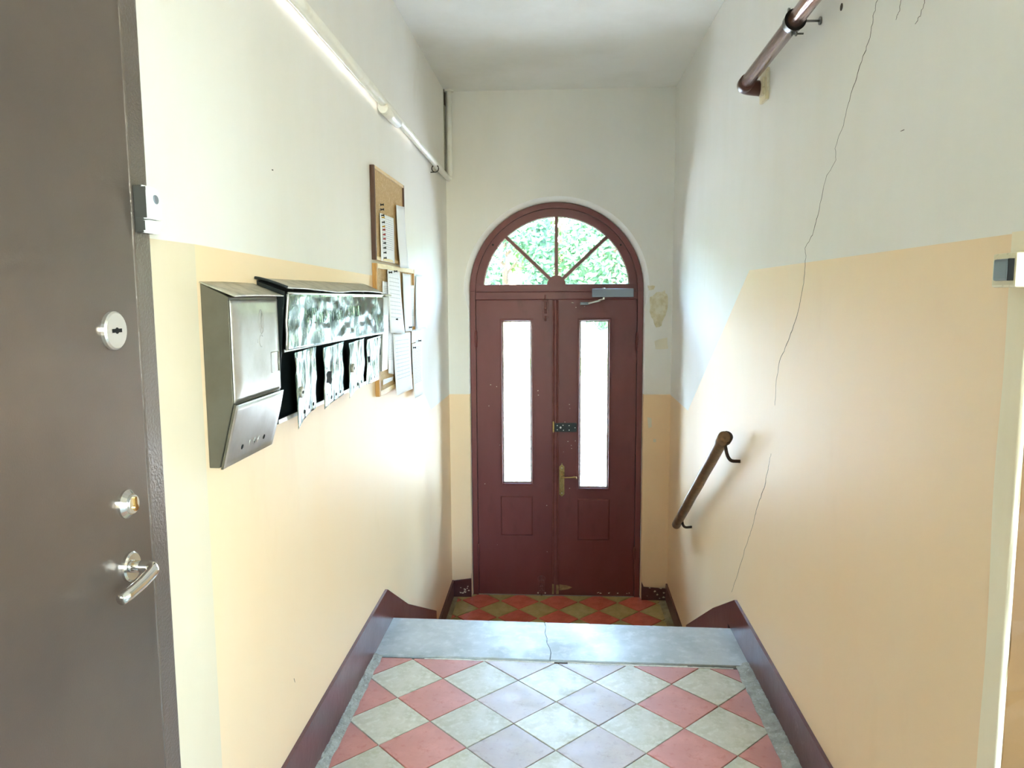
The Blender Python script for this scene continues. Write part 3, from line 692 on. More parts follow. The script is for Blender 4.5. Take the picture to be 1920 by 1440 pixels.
# black rim latch
x0, x1 = at(1040, 801)[0], at(1081, 801)[0]; z0, z1 = gz(809, 1060), gz(793, 1060)
bm = B(); box(bm, x0, x1, YD-.020, YD+.012, z0, z1, .003); lt = obj('rim_latch', bm, 'black_box_paint', d2)
for fx, fz in ((.12,.25),(.12,.75),(.4,.2),(.38,.78),(.66,.22),(.66,.75),(.93,.5)): obj('screw', disc(B(), (x0+(x1-x0)*fx, YD-.020, z0+(z1-z0)*fz), (0,-1,0), .0035, .002, 8), 'satin_steel', lt)
obj('latch_knob', disc(B(), (x0+(x1-x0)*.27, YD-.020, z0+(z1-z0)*.52), (0,-1,0), .007, .008, 12, bev=.002), 'satin_steel', lt)
bm = B(); box(bm, x0-.014, x0-.003, YD-.016, YD+.006, z0-.004, z1+.012, .002); obj('strike_plate', bm, 'brass', ast)
chips(16, xa+.03, xm-.02, -.4, .9, YD+.012, body1, .006); chips(10, ax1+.02, at(1080,800)[0], .0, .72, YD+.012, body2, .006)
chips(7, at(1060,800)[0], at(1110,800)[0], gz(578), gz(566), YD+.012, body2, .006)
chips(9, at(1110,800)[0], xb-.03, ZB+.002, ZB+.012, YD+.012, body2, .012)

# door closer on the transom
z0, z1 = gz(557, 1150), gz(541, 1150); x0, x1 = at(1110, 549)[0], at(1187, 549)[0]
cl = thing('door_closer', 'silver grey door closer box with folding arm on the transom', 'door closer', ((x0+x1)/2, YD, z0))
bm = B(); box(bm, x0, x1, YD-.045, YD+.0015, z0, z1, .003); obj('closer_body', bm, 'closer_grey', cl)
xs = at(1132, 549)[0]; obj('spindle_cap', disc(B(), (xs, YD-.022, z1-.001), (0,0,1), .010, .007, 14, bev=.003), 'white_plastic', cl)
obj('spindle', disc(B(), (xs, YD-.022, z0-.016), (0,0,1), .008, .017, 12), 'satin_steel', cl)
q = [hit(px, py, 1, YD-.03) for px, py in ((1131,562),(1122,563),(1103,569),(1096,571))]
bm = B(); tube(bm, [(xs, YD-.022, z0-.012), (q[1].x, YD-.04, q[1].z)], .006, 8); ca = obj('arm', bm, 'satin_steel', cl)
bm = B(); tube(bm, [(q[1].x+.012, YD-.04, q[1].z-.002), (q[2].x, YD-.02, q[2].z)], .006, 8); obj('fore_arm', bm, 'white_plastic', cl)
x2, x3 = at(1088, 570)[0], at(1104, 570)[0]; bm = B(); box(bm, x2, x3, YD-.022, YD+.012, gz(572), gz(567), .002); obj('arm_shoe', bm, 'closer_grey', cl)

# ------------------------------------------------------------------ apartment door on the left wall
XD = -.762
ad = thing('door_3', 'dark brown steel apartment door with chrome lever on the left wall', 'door', (XL, .9, 0), kind='structure')
seam, edge = 1.352, 1.410
bm = B(); box(bm, XL, XD, .40, seam-.002, .0, 2.10, .0015); obj('leaf_panel', bm, 'steel_door_paint', ad)
bm = B(); box(bm, XL, XD+.0005, seam+.001, edge, 0, 2.16, .004); obj('jamb', bm, 'hammered_frame', ad)
bm = B(); box(bm, XL, XD, .34, .398, 0, 2.16, .002); obj('jamb', bm, 'hammered_frame', ad)
bm = B(); box(bm, XL, XD, .398, seam+.001, 2.102, 2.16, .002); obj('head_frame', bm, 'hammered_frame', ad)
p = hit(210, 620, 0, XD); k1 = obj('key_escutcheon', disc(B(), (XD-.001, p.y, p.z), (1,0,0), .033, .010, 32, bev=.003), 'satin_steel', ad, False)
bm = B(); disc(bm, (XD+.009, p.y, p.z), (1,0,0), .0055, .0006, 14); box(bm, XD+.009, XD+.0097, p.y-.014, p.y+.014, p.z-.0032, p.z+.0032); obj('keyhole', bm, 'black_gap', k1)
p = hit(236, 945, 0, XD)
k2 = obj('lock_rose', disc(B(), (XD-.001, p.y, p.z), (1,0,0), .0255, .012, 32, bev=.007), 'chrome', ad)
bm = B(); disc(bm, (XD+.010, p.y, p.z), (1,0,0), .0165, .006, 28, bev=.001); obj('lock_collar', bm, 'satin_steel', k2)
bm = B(); disc(bm, (XD+.0155, p.y+.001, p.z-.006), (1,0,0), .0065, .004, 16, bev=.001); box(bm, XD+.0155, XD+.0195, p.y-.003, p.y+.004, p.z-.002, p.z+.013, .001); obj('lock_cylinder', bm, 'brass_lock', k2)
p = hit(243, 1062, 0, XD)
k3 = obj('lever_rose', disc(B(), (XD-.001, p.y, p.z), (1,0,0), .0265, .009, 32, bev=.003), 'chrome', ad)
bm = B(); y, z = p.y, p.z
path = [(XD+.006, y, z), (XD+.024, y, z)] + arc((XD+.030, y, z), (XD+.046, y+.003, z), (XD+.047, y-.014, z-.006), 6) + [(XD+.046, y-.045, z-.013), (XD+.044, y-.080, z-.018), (XD+.042, y-.100, z-.020)]
tube(bm, path, [.0110, .0105] + [.0108]*7 + [.0108, .0104, .0100], 16); obj('lever', bm, 'chrome', k3, True)

# doorbell button on the frame
p = hit(258, 390, 0, XD); yb0, yb1 = edge-.052, edge-.006
zb0, zb1 = hit(272, 437, 0, XD+.01).z, hit(272, 350, 0, XD+.01).z
db = thing('doorbell', 'small white doorbell button box on the dark door frame', 'doorbell', (XD, (yb0+yb1)/2, zb0))
bm = B(); box(bm, XD+.0008, XD+.017, yb0, yb1, zb0, zb1, .002); obj('housing', bm, 'dark_plastic', db)
bm = B(); prof = [(XD+.012, zb0+.024), (XD+.029, zb0+.024), (XD+.030, zb0+.05), (XD+.026, zb1-.006), (XD+.020, zb1), (XD+.012, zb1)]
prism(bm, [(a, b) for a, b in prof], 1, yb0+.0005, yb1-.0005); bmesh.ops.bevel(bm, geom=bm.edges[:], offset=.002, segments=2, affect='EDGES'); cv = obj('cover', bm, 'white_plastic', db)
bm = B(); prism(bm, [(XD+.012, zb0), (XD+.022, zb0-.001), (XD+.029, zb0+.022), (XD+.012, zb0+.022)], 1, yb0+.0008, yb1-.0008); bmesh.ops.bevel(bm, geom=bm.edges[:], offset=.0015, segments=2, affect='EDGES'); obj('lower_cover', bm, 'white_plastic', db)
bm = B(); box(bm, XD+.004, XD+.0245, yb0-.0008, yb0+.001, zb0+.026, zb1-.003); box(bm, XD+.006, XD+.020, yb0-.0004, yb0+.001, zb0+.004, zb0+.021); obj('shaded_side', bm, 'dark_plastic', db)  # dark panels paint the shade on the side turned from the door light
bm = B(); disc(bm, (XD+.0275, (yb0+yb1)/2+.003, zb0+.060), (1,0,.06), .0085, .003, 20, bev=.001); obj('push_button', bm, 'closer_grey', db)

# ------------------------------------------------------------------ mailboxes
y0, y1 = 1.648, 1.942; xf, zt, zk, zb = -.720, 1.500, 1.262, 1.118; xk = -.757
mb = thing('mailbox', 'single grey metal mailbox with sloped lid and two round holes', 'mailbox', (XL, (y0+y1)/2, zb))
bm = B(); prism(bm, [(XL+.0005, zb), (xk-.004, zb), (xf-.003, zk), (xf-.003, zt), (XL+.0005, 1.531)], 1, y0, y1-.002); bmesh.ops.bevel(bm, geom=bm.edges[:], offset=.0012, segments=1, affect='EDGES'); obj('body', bm, 'grey_box_paint', mb)
def lidf(u, v): return Vector((XL+.001+(xf+.013-XL)*v, y0-.004+(y1-y0+.006)*u, 1.534-.031*v - .004*max(0, v-.8)*5*0 + .0015*math.sin(u*PI)))
obj('lid', sheet(B(), lidf, 14, 6, .003), 'lid_metal', mb)
def frontf(u, v):
    e = min(u, 1-u, (v)*.8, (1-v)*.8); return Vector((xf-.002+.005*min(1, e*9), y0+.003+(y1-y0-.008)*u, zk+.003+(zt-zk-.010)*v))
fp = obj('front_panel', sheet(B(), frontf, 24, 24, .001), 'galvanised', mb)
def flapf(u, v):
    return Vector((xk+(xf-xk)*v+.003+.003*math.sin(v*PI)*(u-.3), y0-.004+(y1-y0+.004)*u+.0*v, zb-.002+(zk-zb)*v))
fl = obj('lower_door', sheet(B(), flapf, 16, 10, .0015), 'galvanised', mb)
dn = Vector((zk-zb, 0, -(xf-xk))).normalized()
bm = B(); prism(bm, [(xk+.001, zb-.002), (xk+.006, zb-.002), (xf+.006, zk), (xf+.001, zk)], 1, y0-.0055, y0-.004); obj('door_flange', bm, 'grey_box_paint', fl)
for u in (.30, .74):
    q = flapf(u, .24); obj('hole', disc(B(), q+dn*.0012, dn, .0062, .0008, 16), 'black_gap', fl)
for u, tilt in ((.44, .2), (.53, 0), (.61, -.1)):
    q = flapf(u, .25)+dn*.001; bm = B(); tube(bm, [q+Vector((-.0024, tilt*.01, -.008)), q+Vector((0, 0, 0)), q+Vector((.0024, -tilt*.01+.002, .008))], .0018, 8); obj('embossing', bm, 'galvanised', fl)
q = flapf(.53, .25); bm = B(); tube(bm, [q+dn*.0025+Vector((-.001, 0, -.004)), q+dn*.0025+Vector((.001, 0, .004))], .0012, 6); obj('punched_slot', bm, 'black_gap', fl)
# raised emblem, number dent and name frame on the front
xe = xf+.0032
bm = B(); yc, zc = y0+.165, zt-.060; tube(bm, [(xe, yc+.014*math.cos(a), zc+.028*math.sin(a)) for a in [2*PI*k/20 for k in range(21)]], .0018, 6, False); tube(bm, [(xe, yc+.004, zc+.020), (xe, yc-.004, zc), (xe, yc+.003, zc-.016)], .0016, 6); obj('embossed_emblem', bm, 'galvanised', fp)
bm = B(); zc2 = zt-.105; tube(bm, [(xe, yc-.004+.012*math.cos(a), zc2+.014*math.sin(a)) for a in [.9+k*.35 for k in range(13)]], .0018, 6); tube(bm, [(xe, yc-.026, zc2+.006), (xe, yc-.028, zc2-.004)], .0014, 6); obj('embossed_mark', bm, 'galvanised', fp)
bm = B(); ya, yz, za, zz = y0+.218, y0+.272, zk+.050, zk+.100
tube(bm, [(xe, ya, zz), (xe, ya, za), (xe, yz, za), (xe, yz, zz), (xe, ya, zz)], .0018, 6); obj('name_frame', bm, 'galvanised', fp)

# bank of four boxes, battered, with a wide letter flap
Y0, Y1 = 1.966, 3.058; FX0, FX1, ZT, ZM, ZBm = -.708, -.742, 1.513, 1.360, 1.164
bk = thing('mailbox_bank', 'battered black mailbox bank with four bent reflective doors', 'mailbox', (XL, (Y0+Y1)/2, ZBm))
def fxx(z, y=2.0):
    b = FX1+.026*max(0, min(1, y-2.0)); return b+(FX0-b)*(z-ZBm)/(ZT-ZBm)
bm = B(); t = .002
prism(bm, [(XL+.0005, ZBm), (XL+.004, ZBm), (XL+.004, ZT+.030), (XL+.0005, ZT+.030)], 1, Y0, Y1)
for y in (Y0, Y0+.265, Y0+.53, Y0+.80, Y1-t): prism(bm, [(XL+.002, ZBm), (FX1-.003, ZBm), (FX0-.003, ZT), (XL+.002, ZT+.026)], 1, y, y+t)
box(bm, XL+.002, FX1-.002, Y0, Y1, ZBm, ZBm+t); obj('shell', bm, 'black_box_paint', bk)
bm = B(); box(bm, FX1-.004, FX1-.0005, Y0+.004, Y1, ZBm, ZBm+.011); box(bm, FX0-.016, FX0-.0135, Y0+.01, Y1, ZM-.006, ZM+.002); obj('bottom_lip', bm, 'galvanised', bk)
def blid(u, v):
    wob = .003*math.sin(u*9+1)+.003*noise.noise(Vector((u*6, 0, 2)))
    return Vector((XL+.001+(FX0+.008-XL)*v, Y0-.012+(Y1-Y0+.004)*u, ZT+.036-.028*v**1.3 + wob*v - .008*u*v))
obj('lid', sheet(B(), blid, 40, 8, .0025), 'lid_metal', bk)
bm = B(); tube(bm, [blid(0, v)+Vector((0, 0, 0)) for v in [k/8 for k in range(9)]], .004, 8); obj('lid_edge', bm, 'black_box_paint', bk, True)
def pan(u, v):
    z = ZM+(ZT-.006-ZM)*v - .010*u*(1-v*.4); dent = .0035*noise.noise(Vector((u*7, v*2.2, 3))) + .002*noise.noise(Vector((u*17, v*5, 8)))
    return Vector((fxx(z, Y0+(Y1-Y0)*u)+.0015+dent*math.sin(min(1, v*3)*PI/2)+.006*(1-v)**3, Y0+.012+(Y1-Y0-.012)*u, z))
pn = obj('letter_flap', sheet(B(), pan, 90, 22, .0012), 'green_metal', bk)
bm = B(); tube(bm, [pan(0, v)+Vector((.001, -.004, 0)) for v in [k/10 for k in range(11)]], .004, 8); tube(bm, [pan(u, 1)+Vector((.001, 0, .002)) for u in [k/30 for k in range(31)]], .003, 8); obj('flap_hem', bm, 'galvanised', pn, True)
# raised lettering
def lettering(body, ya, yz, zlow, hgt):
    bm = text_bm(body, 1, .02); xs = [v.co.x for v in bm.verts]; zs = [v.co.y for v in bm.verts]
    xa, xz, za, zz = min(xs), max(xs), min(zs), max(zs); out = B(); idx = {}
    for v in bm.verts:
        y = ya+(yz-ya)*(v.co.x-xa)/(xz-xa); z = zlow+hgt*(v.co.y-za)/(zz-za)
        s = pan(max(0, min(1, (y-Y0-.012)/(Y1-Y0-.012))), max(0, min(1, (z-ZM)/(ZT-.006-ZM))))
        idx[v] = out.verts.new((s.x+.0012+(.0013 if v.co.z > 0 else -.001), y, z))
    for f in bm.faces: 
        try: out.faces.new([idx[v] for v in f.verts])
        except ValueError: pass
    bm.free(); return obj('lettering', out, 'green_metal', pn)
def yy(px, z=1.44):
    y = 2.5
    for _ in range(6): y = hit(px, 600+(1.44-z)*500, 0, fxx(z, y)).y
    return y
lettering('ВАШ', yy(571), yy(592), 1.422, .044); lettering('ПОЧТОВЫЙ', yy(599), yy(643), 1.422, .044); lettering('ЯЩИК', yy(649), yy(676), 1.422, .044)
# the four doors, each bent in its own way: (photo columns of its edges, bulge, drop of the lower near corner)
doors = [((547, 597), (551, 597), .010, .026, 'disc'), ((602, 649), (602, 648), .008, .008, 'torn'), ((651, 686), (650, 686), .008, .014, 'disc'), ((687, 715), (686, 713), .003, .0, 'slot')]
for k, ((ta, tb), (ba, bb_), bulge, drop, kind) in enumerate(doors):
    zt_, zb_ = ZM-.012-.003*k, ZBm-.008+.005*k
    ya, yb = yy(ta, zt_), yy(tb, zt_); yc, yd = yy(ba, zb_), yy(bb_, zb_); sd_ = k*13.7
    def dr(u, v, ya=ya, yb=yb, yc=yc, yd=yd, bulge=bulge, drop=drop, sd_=sd_, k=k):
        yl, yr = yc+(ya-yc)*v, yd+(yb-yd)*v; z = zb_+(zt_-zb_)*v - drop*(1-u)**3*(1-v)**2 + .012*u*(1-v)*(k < 3) + .006*u*v
        x = fxx(z, yl+(yr-yl)*u)+.0015 + bulge*(1-u)**1.5*(.4+.6*(1-v)) + .0006*math.sin(u*PI*6+sd_) + .0045*noise.noise(Vector((u*3+sd_, v*3, 1))) + .0016*noise.noise(Vector((u*9+sd_, v*7, 5))) - .016*(max(0, u-.84)/.16)**2
        return Vector((x, yl+(yr-yl)*u, z))
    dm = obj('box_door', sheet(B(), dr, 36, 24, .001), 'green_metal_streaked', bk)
    def nrm(u, v): a = dr(u+.01, v)-dr(u-.01, v); b = dr(u, v+.01)-dr(u, v-.01); return a.cross(b).normalized()
    if kind == 'disc':
        q, n_ = dr(.17, .42 if k == 0 else .5), nrm(.17, .42); obj('lock', disc(B(), q, n_, .016, .008, 18, bev=.002), 'lid_metal', dm)
        obj('keyhole', disc(B(), q+n_*.0078, n_, .005, .001, 10), 'black_gap', dm)
    elif kind == 'torn':
        bm = B(); q = [dr(u, v)+nrm(u, v)*.0018 for u, v in ((.08,.55),(.2,.57),(.34,.55),(.30,.46),(.34,.40),(.28,.33),(.2,.38),(.10,.40),(.12,.47))]
        c = bm.verts.new(sum(q, Vector())/len(q)); r_ = [bm.verts.new(a) for a in q]
        for i in range(len(r_)): bm.faces.new((c, r_[i], r_[(i+1) % len(r_)]))
        obj('torn_hole', bm, 'black_gap', dm)
        for u, v in ((.13, .64), (.12, .2)): obj('hole', disc(B(), dr(u, v)+nrm(u, v)*.0008, nrm(u, v), .004, .001, 10), 'black_gap', dm)
    else: 
        q, n_ = dr(.14, .55), nrm(.14, .55); bm = B(); box(bm, q.x-.001, q.x+.004, q.y-.010, q.y+.010, q.z-.011, q.z+.011, .002); obj('lock_slot', bm, 'black_gap', dm)
        q = dr(.96, .75); bm = B(); box(bm, q.x-.002, q.x+.006, q.y-.012, q.y+.004, q.z-.034, q.z+.020); obj('hinge_gap', bm, 'black_gap', dm)
    for u in (.30, .52, .70): q, n_ = dr(u, .10), nrm(u, .10); obj('hole', disc(B(), q+n_*.0008, n_, .0058, .0008, 12), 'black_gap', dm)

# slim pale box behind the bank
y0, y1 = 3.072, 3.172; xf3 = -.706; zt3, zb3 = 1.497, 1.195
m3 = thing('mailbox', 'slim pale mailbox squeezed between the black bank and the cork board', 'mailbox', (XL, (y0+y1)/2, zb3))
bm = B(); prism(bm, [(XL+.0005, zb3), (xf3-.014, zb3), (xf3, zt3), (XL+.0005, zt3+.010)], 1, y0, y1); bmesh.ops.bevel(bm, geom=bm.edges[:], offset=.0015, segments=1, affect='EDGES'); obj('body', bm, 'galvanised', m3)
bm = B(); prism(bm, [(XL+.0005, zt3+.012), (xf3+.008, zt3+.002), (xf3+.008, zt3+.008), (XL+.0005, zt3+.018)], 1, y0-.003, y1+.006); obj('lid', bm, 'lid_metal', m3)

# ------------------------------------------------------------------ cork boards, papers, pins
def board(name, y0, y1, z0, z1, side_mat, face_mat, label, wd=.020):
    b = thing(name, label, 'notice board', (XL, (y0+y1)/2, z0)); xw = XL+.0005
    obj('cork_sheet', box(B(), xw, XL+.012, y0+wd*.5, y1-wd*.5, z0+wd*.5, z1-wd*.5), 'cork', b)
    for i, (a, c, e, f) in enumerate(((y0, y0+wd, z0, z1), (y1-wd, y1, z0, z1), (y0+wd, y1-wd, z0, z0+wd), (y0+wd, y1-wd, z1-wd, z1))):
        obj('frame_bar', box(B(), xw, XL+.020, a, c, e, f, .002), side_mat if i < 2 else face_mat, b)
    return b
board('cork_board', 3.212, 3.835, 1.652, 2.040, 'brown_wood', 'pine', 'upper framed cork board with a column of push pins', .014)
board('cork_board', 3.212, 4.06, 1.072, 1.638, 'pine_dark', 'pine', 'lower framed cork board overlapped by many papers', .022)
def paper(label, m, TL, TR, BL, BR, x=-.7665, curl=.0, bow=.0, layer=0, group='papers on the cork boards'):
    """sheet pinned at its top; corners are photo pixels on the plane of the board"""
    x = x+layer*.0022; P = [hit(p[0], p[1], 0, x+.004) for p in (TL, TR, BL, BR)]
    def f(u, v):
        a = P[2].lerp(P[0], v); b = P[3].lerp(P[1], v); q = a.lerp(b, u)
        return Vector((x + curl*(1-v)**2 + bow*math.sin(v*PI)*math.sin(u*PI) + bow*.4*(u-.5)**2*4, q.y, q.z))
    o = obj('paper', sheet(B(), f, 8, 12, .0004), m); return tag(o, label, 'paper', group)
paper('white printed notice pinned beside the column of push pins', 'paper_notice', (713,399), (739,409), (716,489), (741,494), bow=.004)
paper('blank crumpled sheet hanging over the right edge of the upper cork board', 'paper_plain', (743,384), (758,388), (746,502), (762,503), curl=.012, bow=.010, layer=1)
paper('sheet showing only at the far left of the lower cork board', 'paper_letter', (719,527), (735,530), (719,640), (738,640), layer=0)
paper('white table sheet with a pin at its foot on the lower cork board', 'paper_table', (727,505), (750,510), (729,624), (756,626), curl=.010, bow=.006, layer=2)
paper('creased narrow sheet beside the table sheet with a pinned tip', 'paper_plain', (755,512), (770,515), (758,622), (771,621), curl=.006, bow=.008, layer=1)
paper('small grey print half hidden behind the outermost hanging sheet', 'paper_letter', (771,535), (780,535), (771,612), (780,612), layer=0)
paper('outermost sheet curling off the right edge of the lower cork board', 'paper_plain', (781,515), (793,516), (776,616), (796,616), curl=.018, bow=.006, layer=1)
paper('large printed table hanging below the lower cork board edge', 'paper_table', (738,626), (770,623), (741,742), (771,729), curl=.010, bow=.004, layer=3)
paper('sheet strip between pale mailbox and large printed table', 'paper_letter', (728,600), (739,600), (730,700), (740,702), layer=1)
paper('torn slip with a stamp at the bottom left of the lower cork board', 'paper_letter', (720,712), (739,706), (720,722), (738,713), layer=1)
paper('small blank slip pinned above the long printed letter', 'paper_plain', (773,620), (781,619), (773,644), (782,641), layer=3)
paper('grey backed sheet behind the pinned slips at the board edge', 'paper_letter', (776,618), (791,617), (776,640), (791,640), layer=1)
paper('long printed letter hanging past the bottom of the lower cork board', 'paper_letter', (773,645), (791,640), (775,747), (791,739), curl=.010, bow=.004, layer=2)
def pin(px, py, m, label, group, x=-.7725, tilt=0):
    p = hit(px, py, 0, x); t = thing('push_pin', label, 'push pin', (x, p.y, p.z), group); d = Vector((1, .1+tilt, .05)).normalized(); q = Vector((x, p.y, p.z))
    bm = B(); tube(bm, [q-d*.004, q+d*.006], .001, 6); obj('needle', bm, 'satin_steel', t)
    bm = B(); tube(bm, [q+d*.005, q+d*.007, q+d*.009, q+d*.015, q+d*.017, q+d*.020], [.0055, .0055, .003, .003, .005, .005], 10); obj('head', bm, m, t)
for k, py in enumerate((384, 393, 404, 408, 417, 425, 431, 440, 448, 456, 465, 474, 484)):
    m, c = (('pin_yellow', 'yellow') if k in (3, 5) else ('pin_red', 'dark red') if k in (6, 7, 8) else ('pin_black', 'black'))
    if k == 0: c0 = 'topmost black push pin of the column on the upper cork board'
    pin(711+k*.45, py, m, '%s push pin in the column at the upper board edge' % c, '%s pins of the column' % c)
for px, py, lb in ((727,511,'black push pin at the top left of the table sheet'), (737,509,'black push pin beside the top corner of the table sheet'), (738,599,'black push pin at the foot of the table sheet'), (765,614,'black push pin in the tip of the creased sheet'), (783,639,'black push pin in the grey backed sheet'), (773,652,'black push pin at the top of the long letter')):
    pin(px, py, 'pin_black', lb, 'pins in the papers', -.763)

# ------------------------------------------------------------------ white pipe on the left wall
px_ = XL+.030
A0, A1 = hit(575, 22, 0, px_), hit(829, 322, 0, px_)
pp = thing('heating_pipe', 'white painted pipe along the left wall turning up in the corner', 'pipe', (px_, A1.y, A1.z))
A0 = A1 + (A0-A1)*2.2; yv = YB-.045; A2 = Vector((px_+.004, yv, A1.z))
bm = B(); tube(bm, [A0, A1, (px_, yv-.05, A1.z)] + arc((px_, yv-.05, A1.z), (px_+.004, yv, A1.z), (px_+.004, yv, A1.z+.05), 8)[1:] + [(px_+.004, yv, ZC-.002)], .0185, 16); obj('pipe', bm, 'white_pipe', pp, True)
p = hit(816, 316, 0, px_); bm = B(); tube(bm, [(px_+.021*math.cos(a), p.y, p.z+.021*math.sin(a)) for a in [2*PI*k/16 for k in range(17)]], .003, 6); tube(bm, [(XL+.001, p.y, p.z-.022), (px_, p.y, p.z-.021)], .003, 6); obj('clip', bm, 'dark_wire', pp)
p = hit(718, 202, 0, px_); obj('sleeve', tube(B(), [(px_, p.y, p.z-.0), (px_, p.y+.30, p.z)], .0215, 16), 'white_pipe', pp)
q = hit(712, 199, 0, XL); bm = B(); prism(bm, [(q.y-.05, q.z-.022), (q.y+.07, q.z-.026), (q.y+.10, q.z+.004), (q.y+.02, q.z+.018), (q.y-.05, q.z+.022)], 0, XL+.0006, XL+.028); bmesh.ops.bevel(bm, geom=bm.edges[:], offset=.006, segments=2, affect='EDGES'); obj('plaster_lump', bm, 'plaster_white', pp)
bm = B(); box(bm, XL+.0006, XL+.004, yv-.035, YB-.006, A1.z+.05, ZC-.0005); obj('grey_chase', bm, 'cement', pp)  # flat grey strip on the wall beside the upright pipe
bm = B(); box(bm, XL+.0035, XL+.0055, yv-.030, YB-.010, ZC-.10, ZC-.001); obj('chase_hole', bm, 'crack_dark', pp)
bm = B(); disc(bm, (px_+.004, yv, ZC-.012), (0,0,1), .034, .0118, 12, bev=.006); obj('plaster_lump', bm, 'plaster_white', pp)

# ------------------------------------------------------------------ glossy brown pipe high on the right wall
xp = .700; E0 = hit(1398, 157, 0, xp); E1 = hit(1520, 0, 0, xp); d = (E1-E0).normalized()
gp = thing('conduit_pipe', 'glossy brown pipe with a clamp high on the cracked wall', 'pipe', E0)
bm = B(); tube(bm, [E0, E0+d*1.62], .0245, 20); obj('pipe', bm, 'brown_pipe', gp, True)
bm = B(); tube(bm, [E0+d*.03, E0-d*.005] + arc(E0-d*.012, E0-d*.036, E0-d*.036+Vector((.03, 0, -.004)), 8) + [Vector((XR-.012, E0.y+.030, E0.z-.012))], .0285, 20); obj('elbow', bm, 'brown_fitting', gp, True)
bm = B(); box(bm, XR-.014, XR, E0.y-.035, E0.y+.055, E0.z-.065, E0.z+.050, .004); box(bm, XR-.022, XR-.012, E0.y-.02, E0.y+.03, E0.z-.045, E0.z+.02, .003); obj('wall_plate', bm, 'switch_cream', gp)
c = hit(1488, 42, 0, xp); t0 = (c-E0).dot(d); C = E0+d*t0; s_ = d.orthogonal().normalized(); s2 = d.cross(s_)
bm = B(); tube(bm, [C-d*.014, C+d*.014], .0300, 24, False); tube(bm, [C+d*.014, C+d*.0141], .0300, 24); tube(bm, [C-d*.0141, C-d*.014], .0300, 24); ck = obj('clamp', bm, 'clamp_steel', gp, True)
bm = B(); tube(bm, [C+d*.02, C+d*.0205], .0325, 24); obj('clamp_rubber', bm, 'black_gap', gp)
bm = B(); tube(bm, [C+Vector((.025, 0, .002)), C+Vector((XR-xp, -.004, .000))], .0035, 8); tube(bm, [Vector((XR-.006, C.y-.004, C.z)), Vector((XR-.001, C.y-.004, C.z))], .012, 10); obj('stud', bm, 'clamp_steel', ck)
bm = B(); tube(bm, [C+Vector((-.006, 0, -.034)), C+Vector((.030, 0, -.034))], .003, 8); tube(bm, [C+Vector((-.008, 0, -.034)), C+Vector((-.002, 0, -.034))], .007, 6); tube(bm, [C+Vector((.006, 0, -.034)), C+Vector((.011, 0, -.034))], .007, 6); obj('clamp_bolt', bm, 'clamp_steel', ck)
bm = B(); tube(bm, [C+Vector((-.018, 0, .034)), C+Vector((.004, 0, .034))], .003, 8); tube(bm, [C+Vector((-.018, 0, .034)), C+Vector((-.012, 0, .034))], .007, 6); obj('clamp_bolt', bm, 'clamp_steel', ck)
q = hit(1442, 147, 0, XR); bm = B(); prism(bm, [(q.y-.015, q.z-.05), (q.y+.030, q.z-.03), (q.y+.022, q.z+.02), (q.y+.004, q.z+.046), (q.y-.016, q.z+.02)], 0, XR-.010, XR+.001); bmesh.ops.bevel(bm, geom=bm.edges[:], offset=.004, segments=2, affect='EDGES'); obj('plaster_lump', bm, 'bare_plaster', wall_right)

# ------------------------------------------------------------------ handrail
xr = .703; H0, H1 = hit(1358, 819, 0, xr), hit(1268, 984, 0, xr); d = (H1-H0).normalized()
hr = thing('handrail', 'worn brown wooden handrail on iron brackets on the right wall', 'handrail', H1)
bm = B(); n = 14; tube(bm, [H0-d*.002, H0] + [H0.lerp(H1, k/n)+Vector((0, 0, .0015*math.sin(k*1.7))) for k in range(1, n)] + [H1, H1+d*.003], [.022, .026]+[.026]*(n-1)+[.026, .022], 18); obj('rail', bm, 'rail_wood', hr, True)
for (px, py), t in (((1388, 865), .035), ((1297, 988), .90)):
    wpt = hit(px, py, 0, XR); R0 = H0.lerp(H1, t)+Vector((.014, 0, -.016)); wv = Vector((XR, wpt.y, wpt.z)); el = Vector((R0.x+.012, (R0.y*.4+wv.y*.6), wv.z))
    bm = B(); tube(bm, [R0+Vector((-.006, 0, .012)), R0] + arc(R0.lerp(el, .35), el, el.lerp(wv, .45), 7) + [wv], .0075, 12); bq = obj('bracket', bm, 'rail_iron', hr, True)
    bm = B(); tube(bm, [R0-d*.03+Vector((0,0,.006)), R0+d*.05+Vector((0,0,.006))], .008, 8); obj('bracket_strap', bm, 'rail_iron', bq)
bm = B(); E = H0.lerp(H1, .012)+Vector((.012, 0, .003)); tube(bm, [E-d*.012, E+d*.03], .026, 18); obj('end_strap', bm, 'rail_iron', hr)

# ------------------------------------------------------------------ switch
p0, p1 = hit(1873, 482, 0, .742), hit(1899, 534, 0, .742); ya, yb = p1.y-.002, p0.y+.022
sw = thing('light_switch', 'cream surface light switch with grey rocker by the worn corner', 'switch', (XR, (ya+yb)/2, p1.z))
bm = B(); box(bm, .744, XR-.0005, ya, yb, p1.z-.004, p0.z+.006, .004); obj('housing', bm, 'switch_cream', sw)
bm = B(); box(bm, .733, .745, ya+.006, yb-.022, p1.z+.007, p0.z-.004, .004); rk = obj('rocker', bm, 'switch_blue', sw)
bm = B(); box(bm, .7345, .7455, ya+.0048, ya+.0075, p1.z+.007, p0.z-.004, .001); obj('rocker_side', bm, 'black_gap', rk)

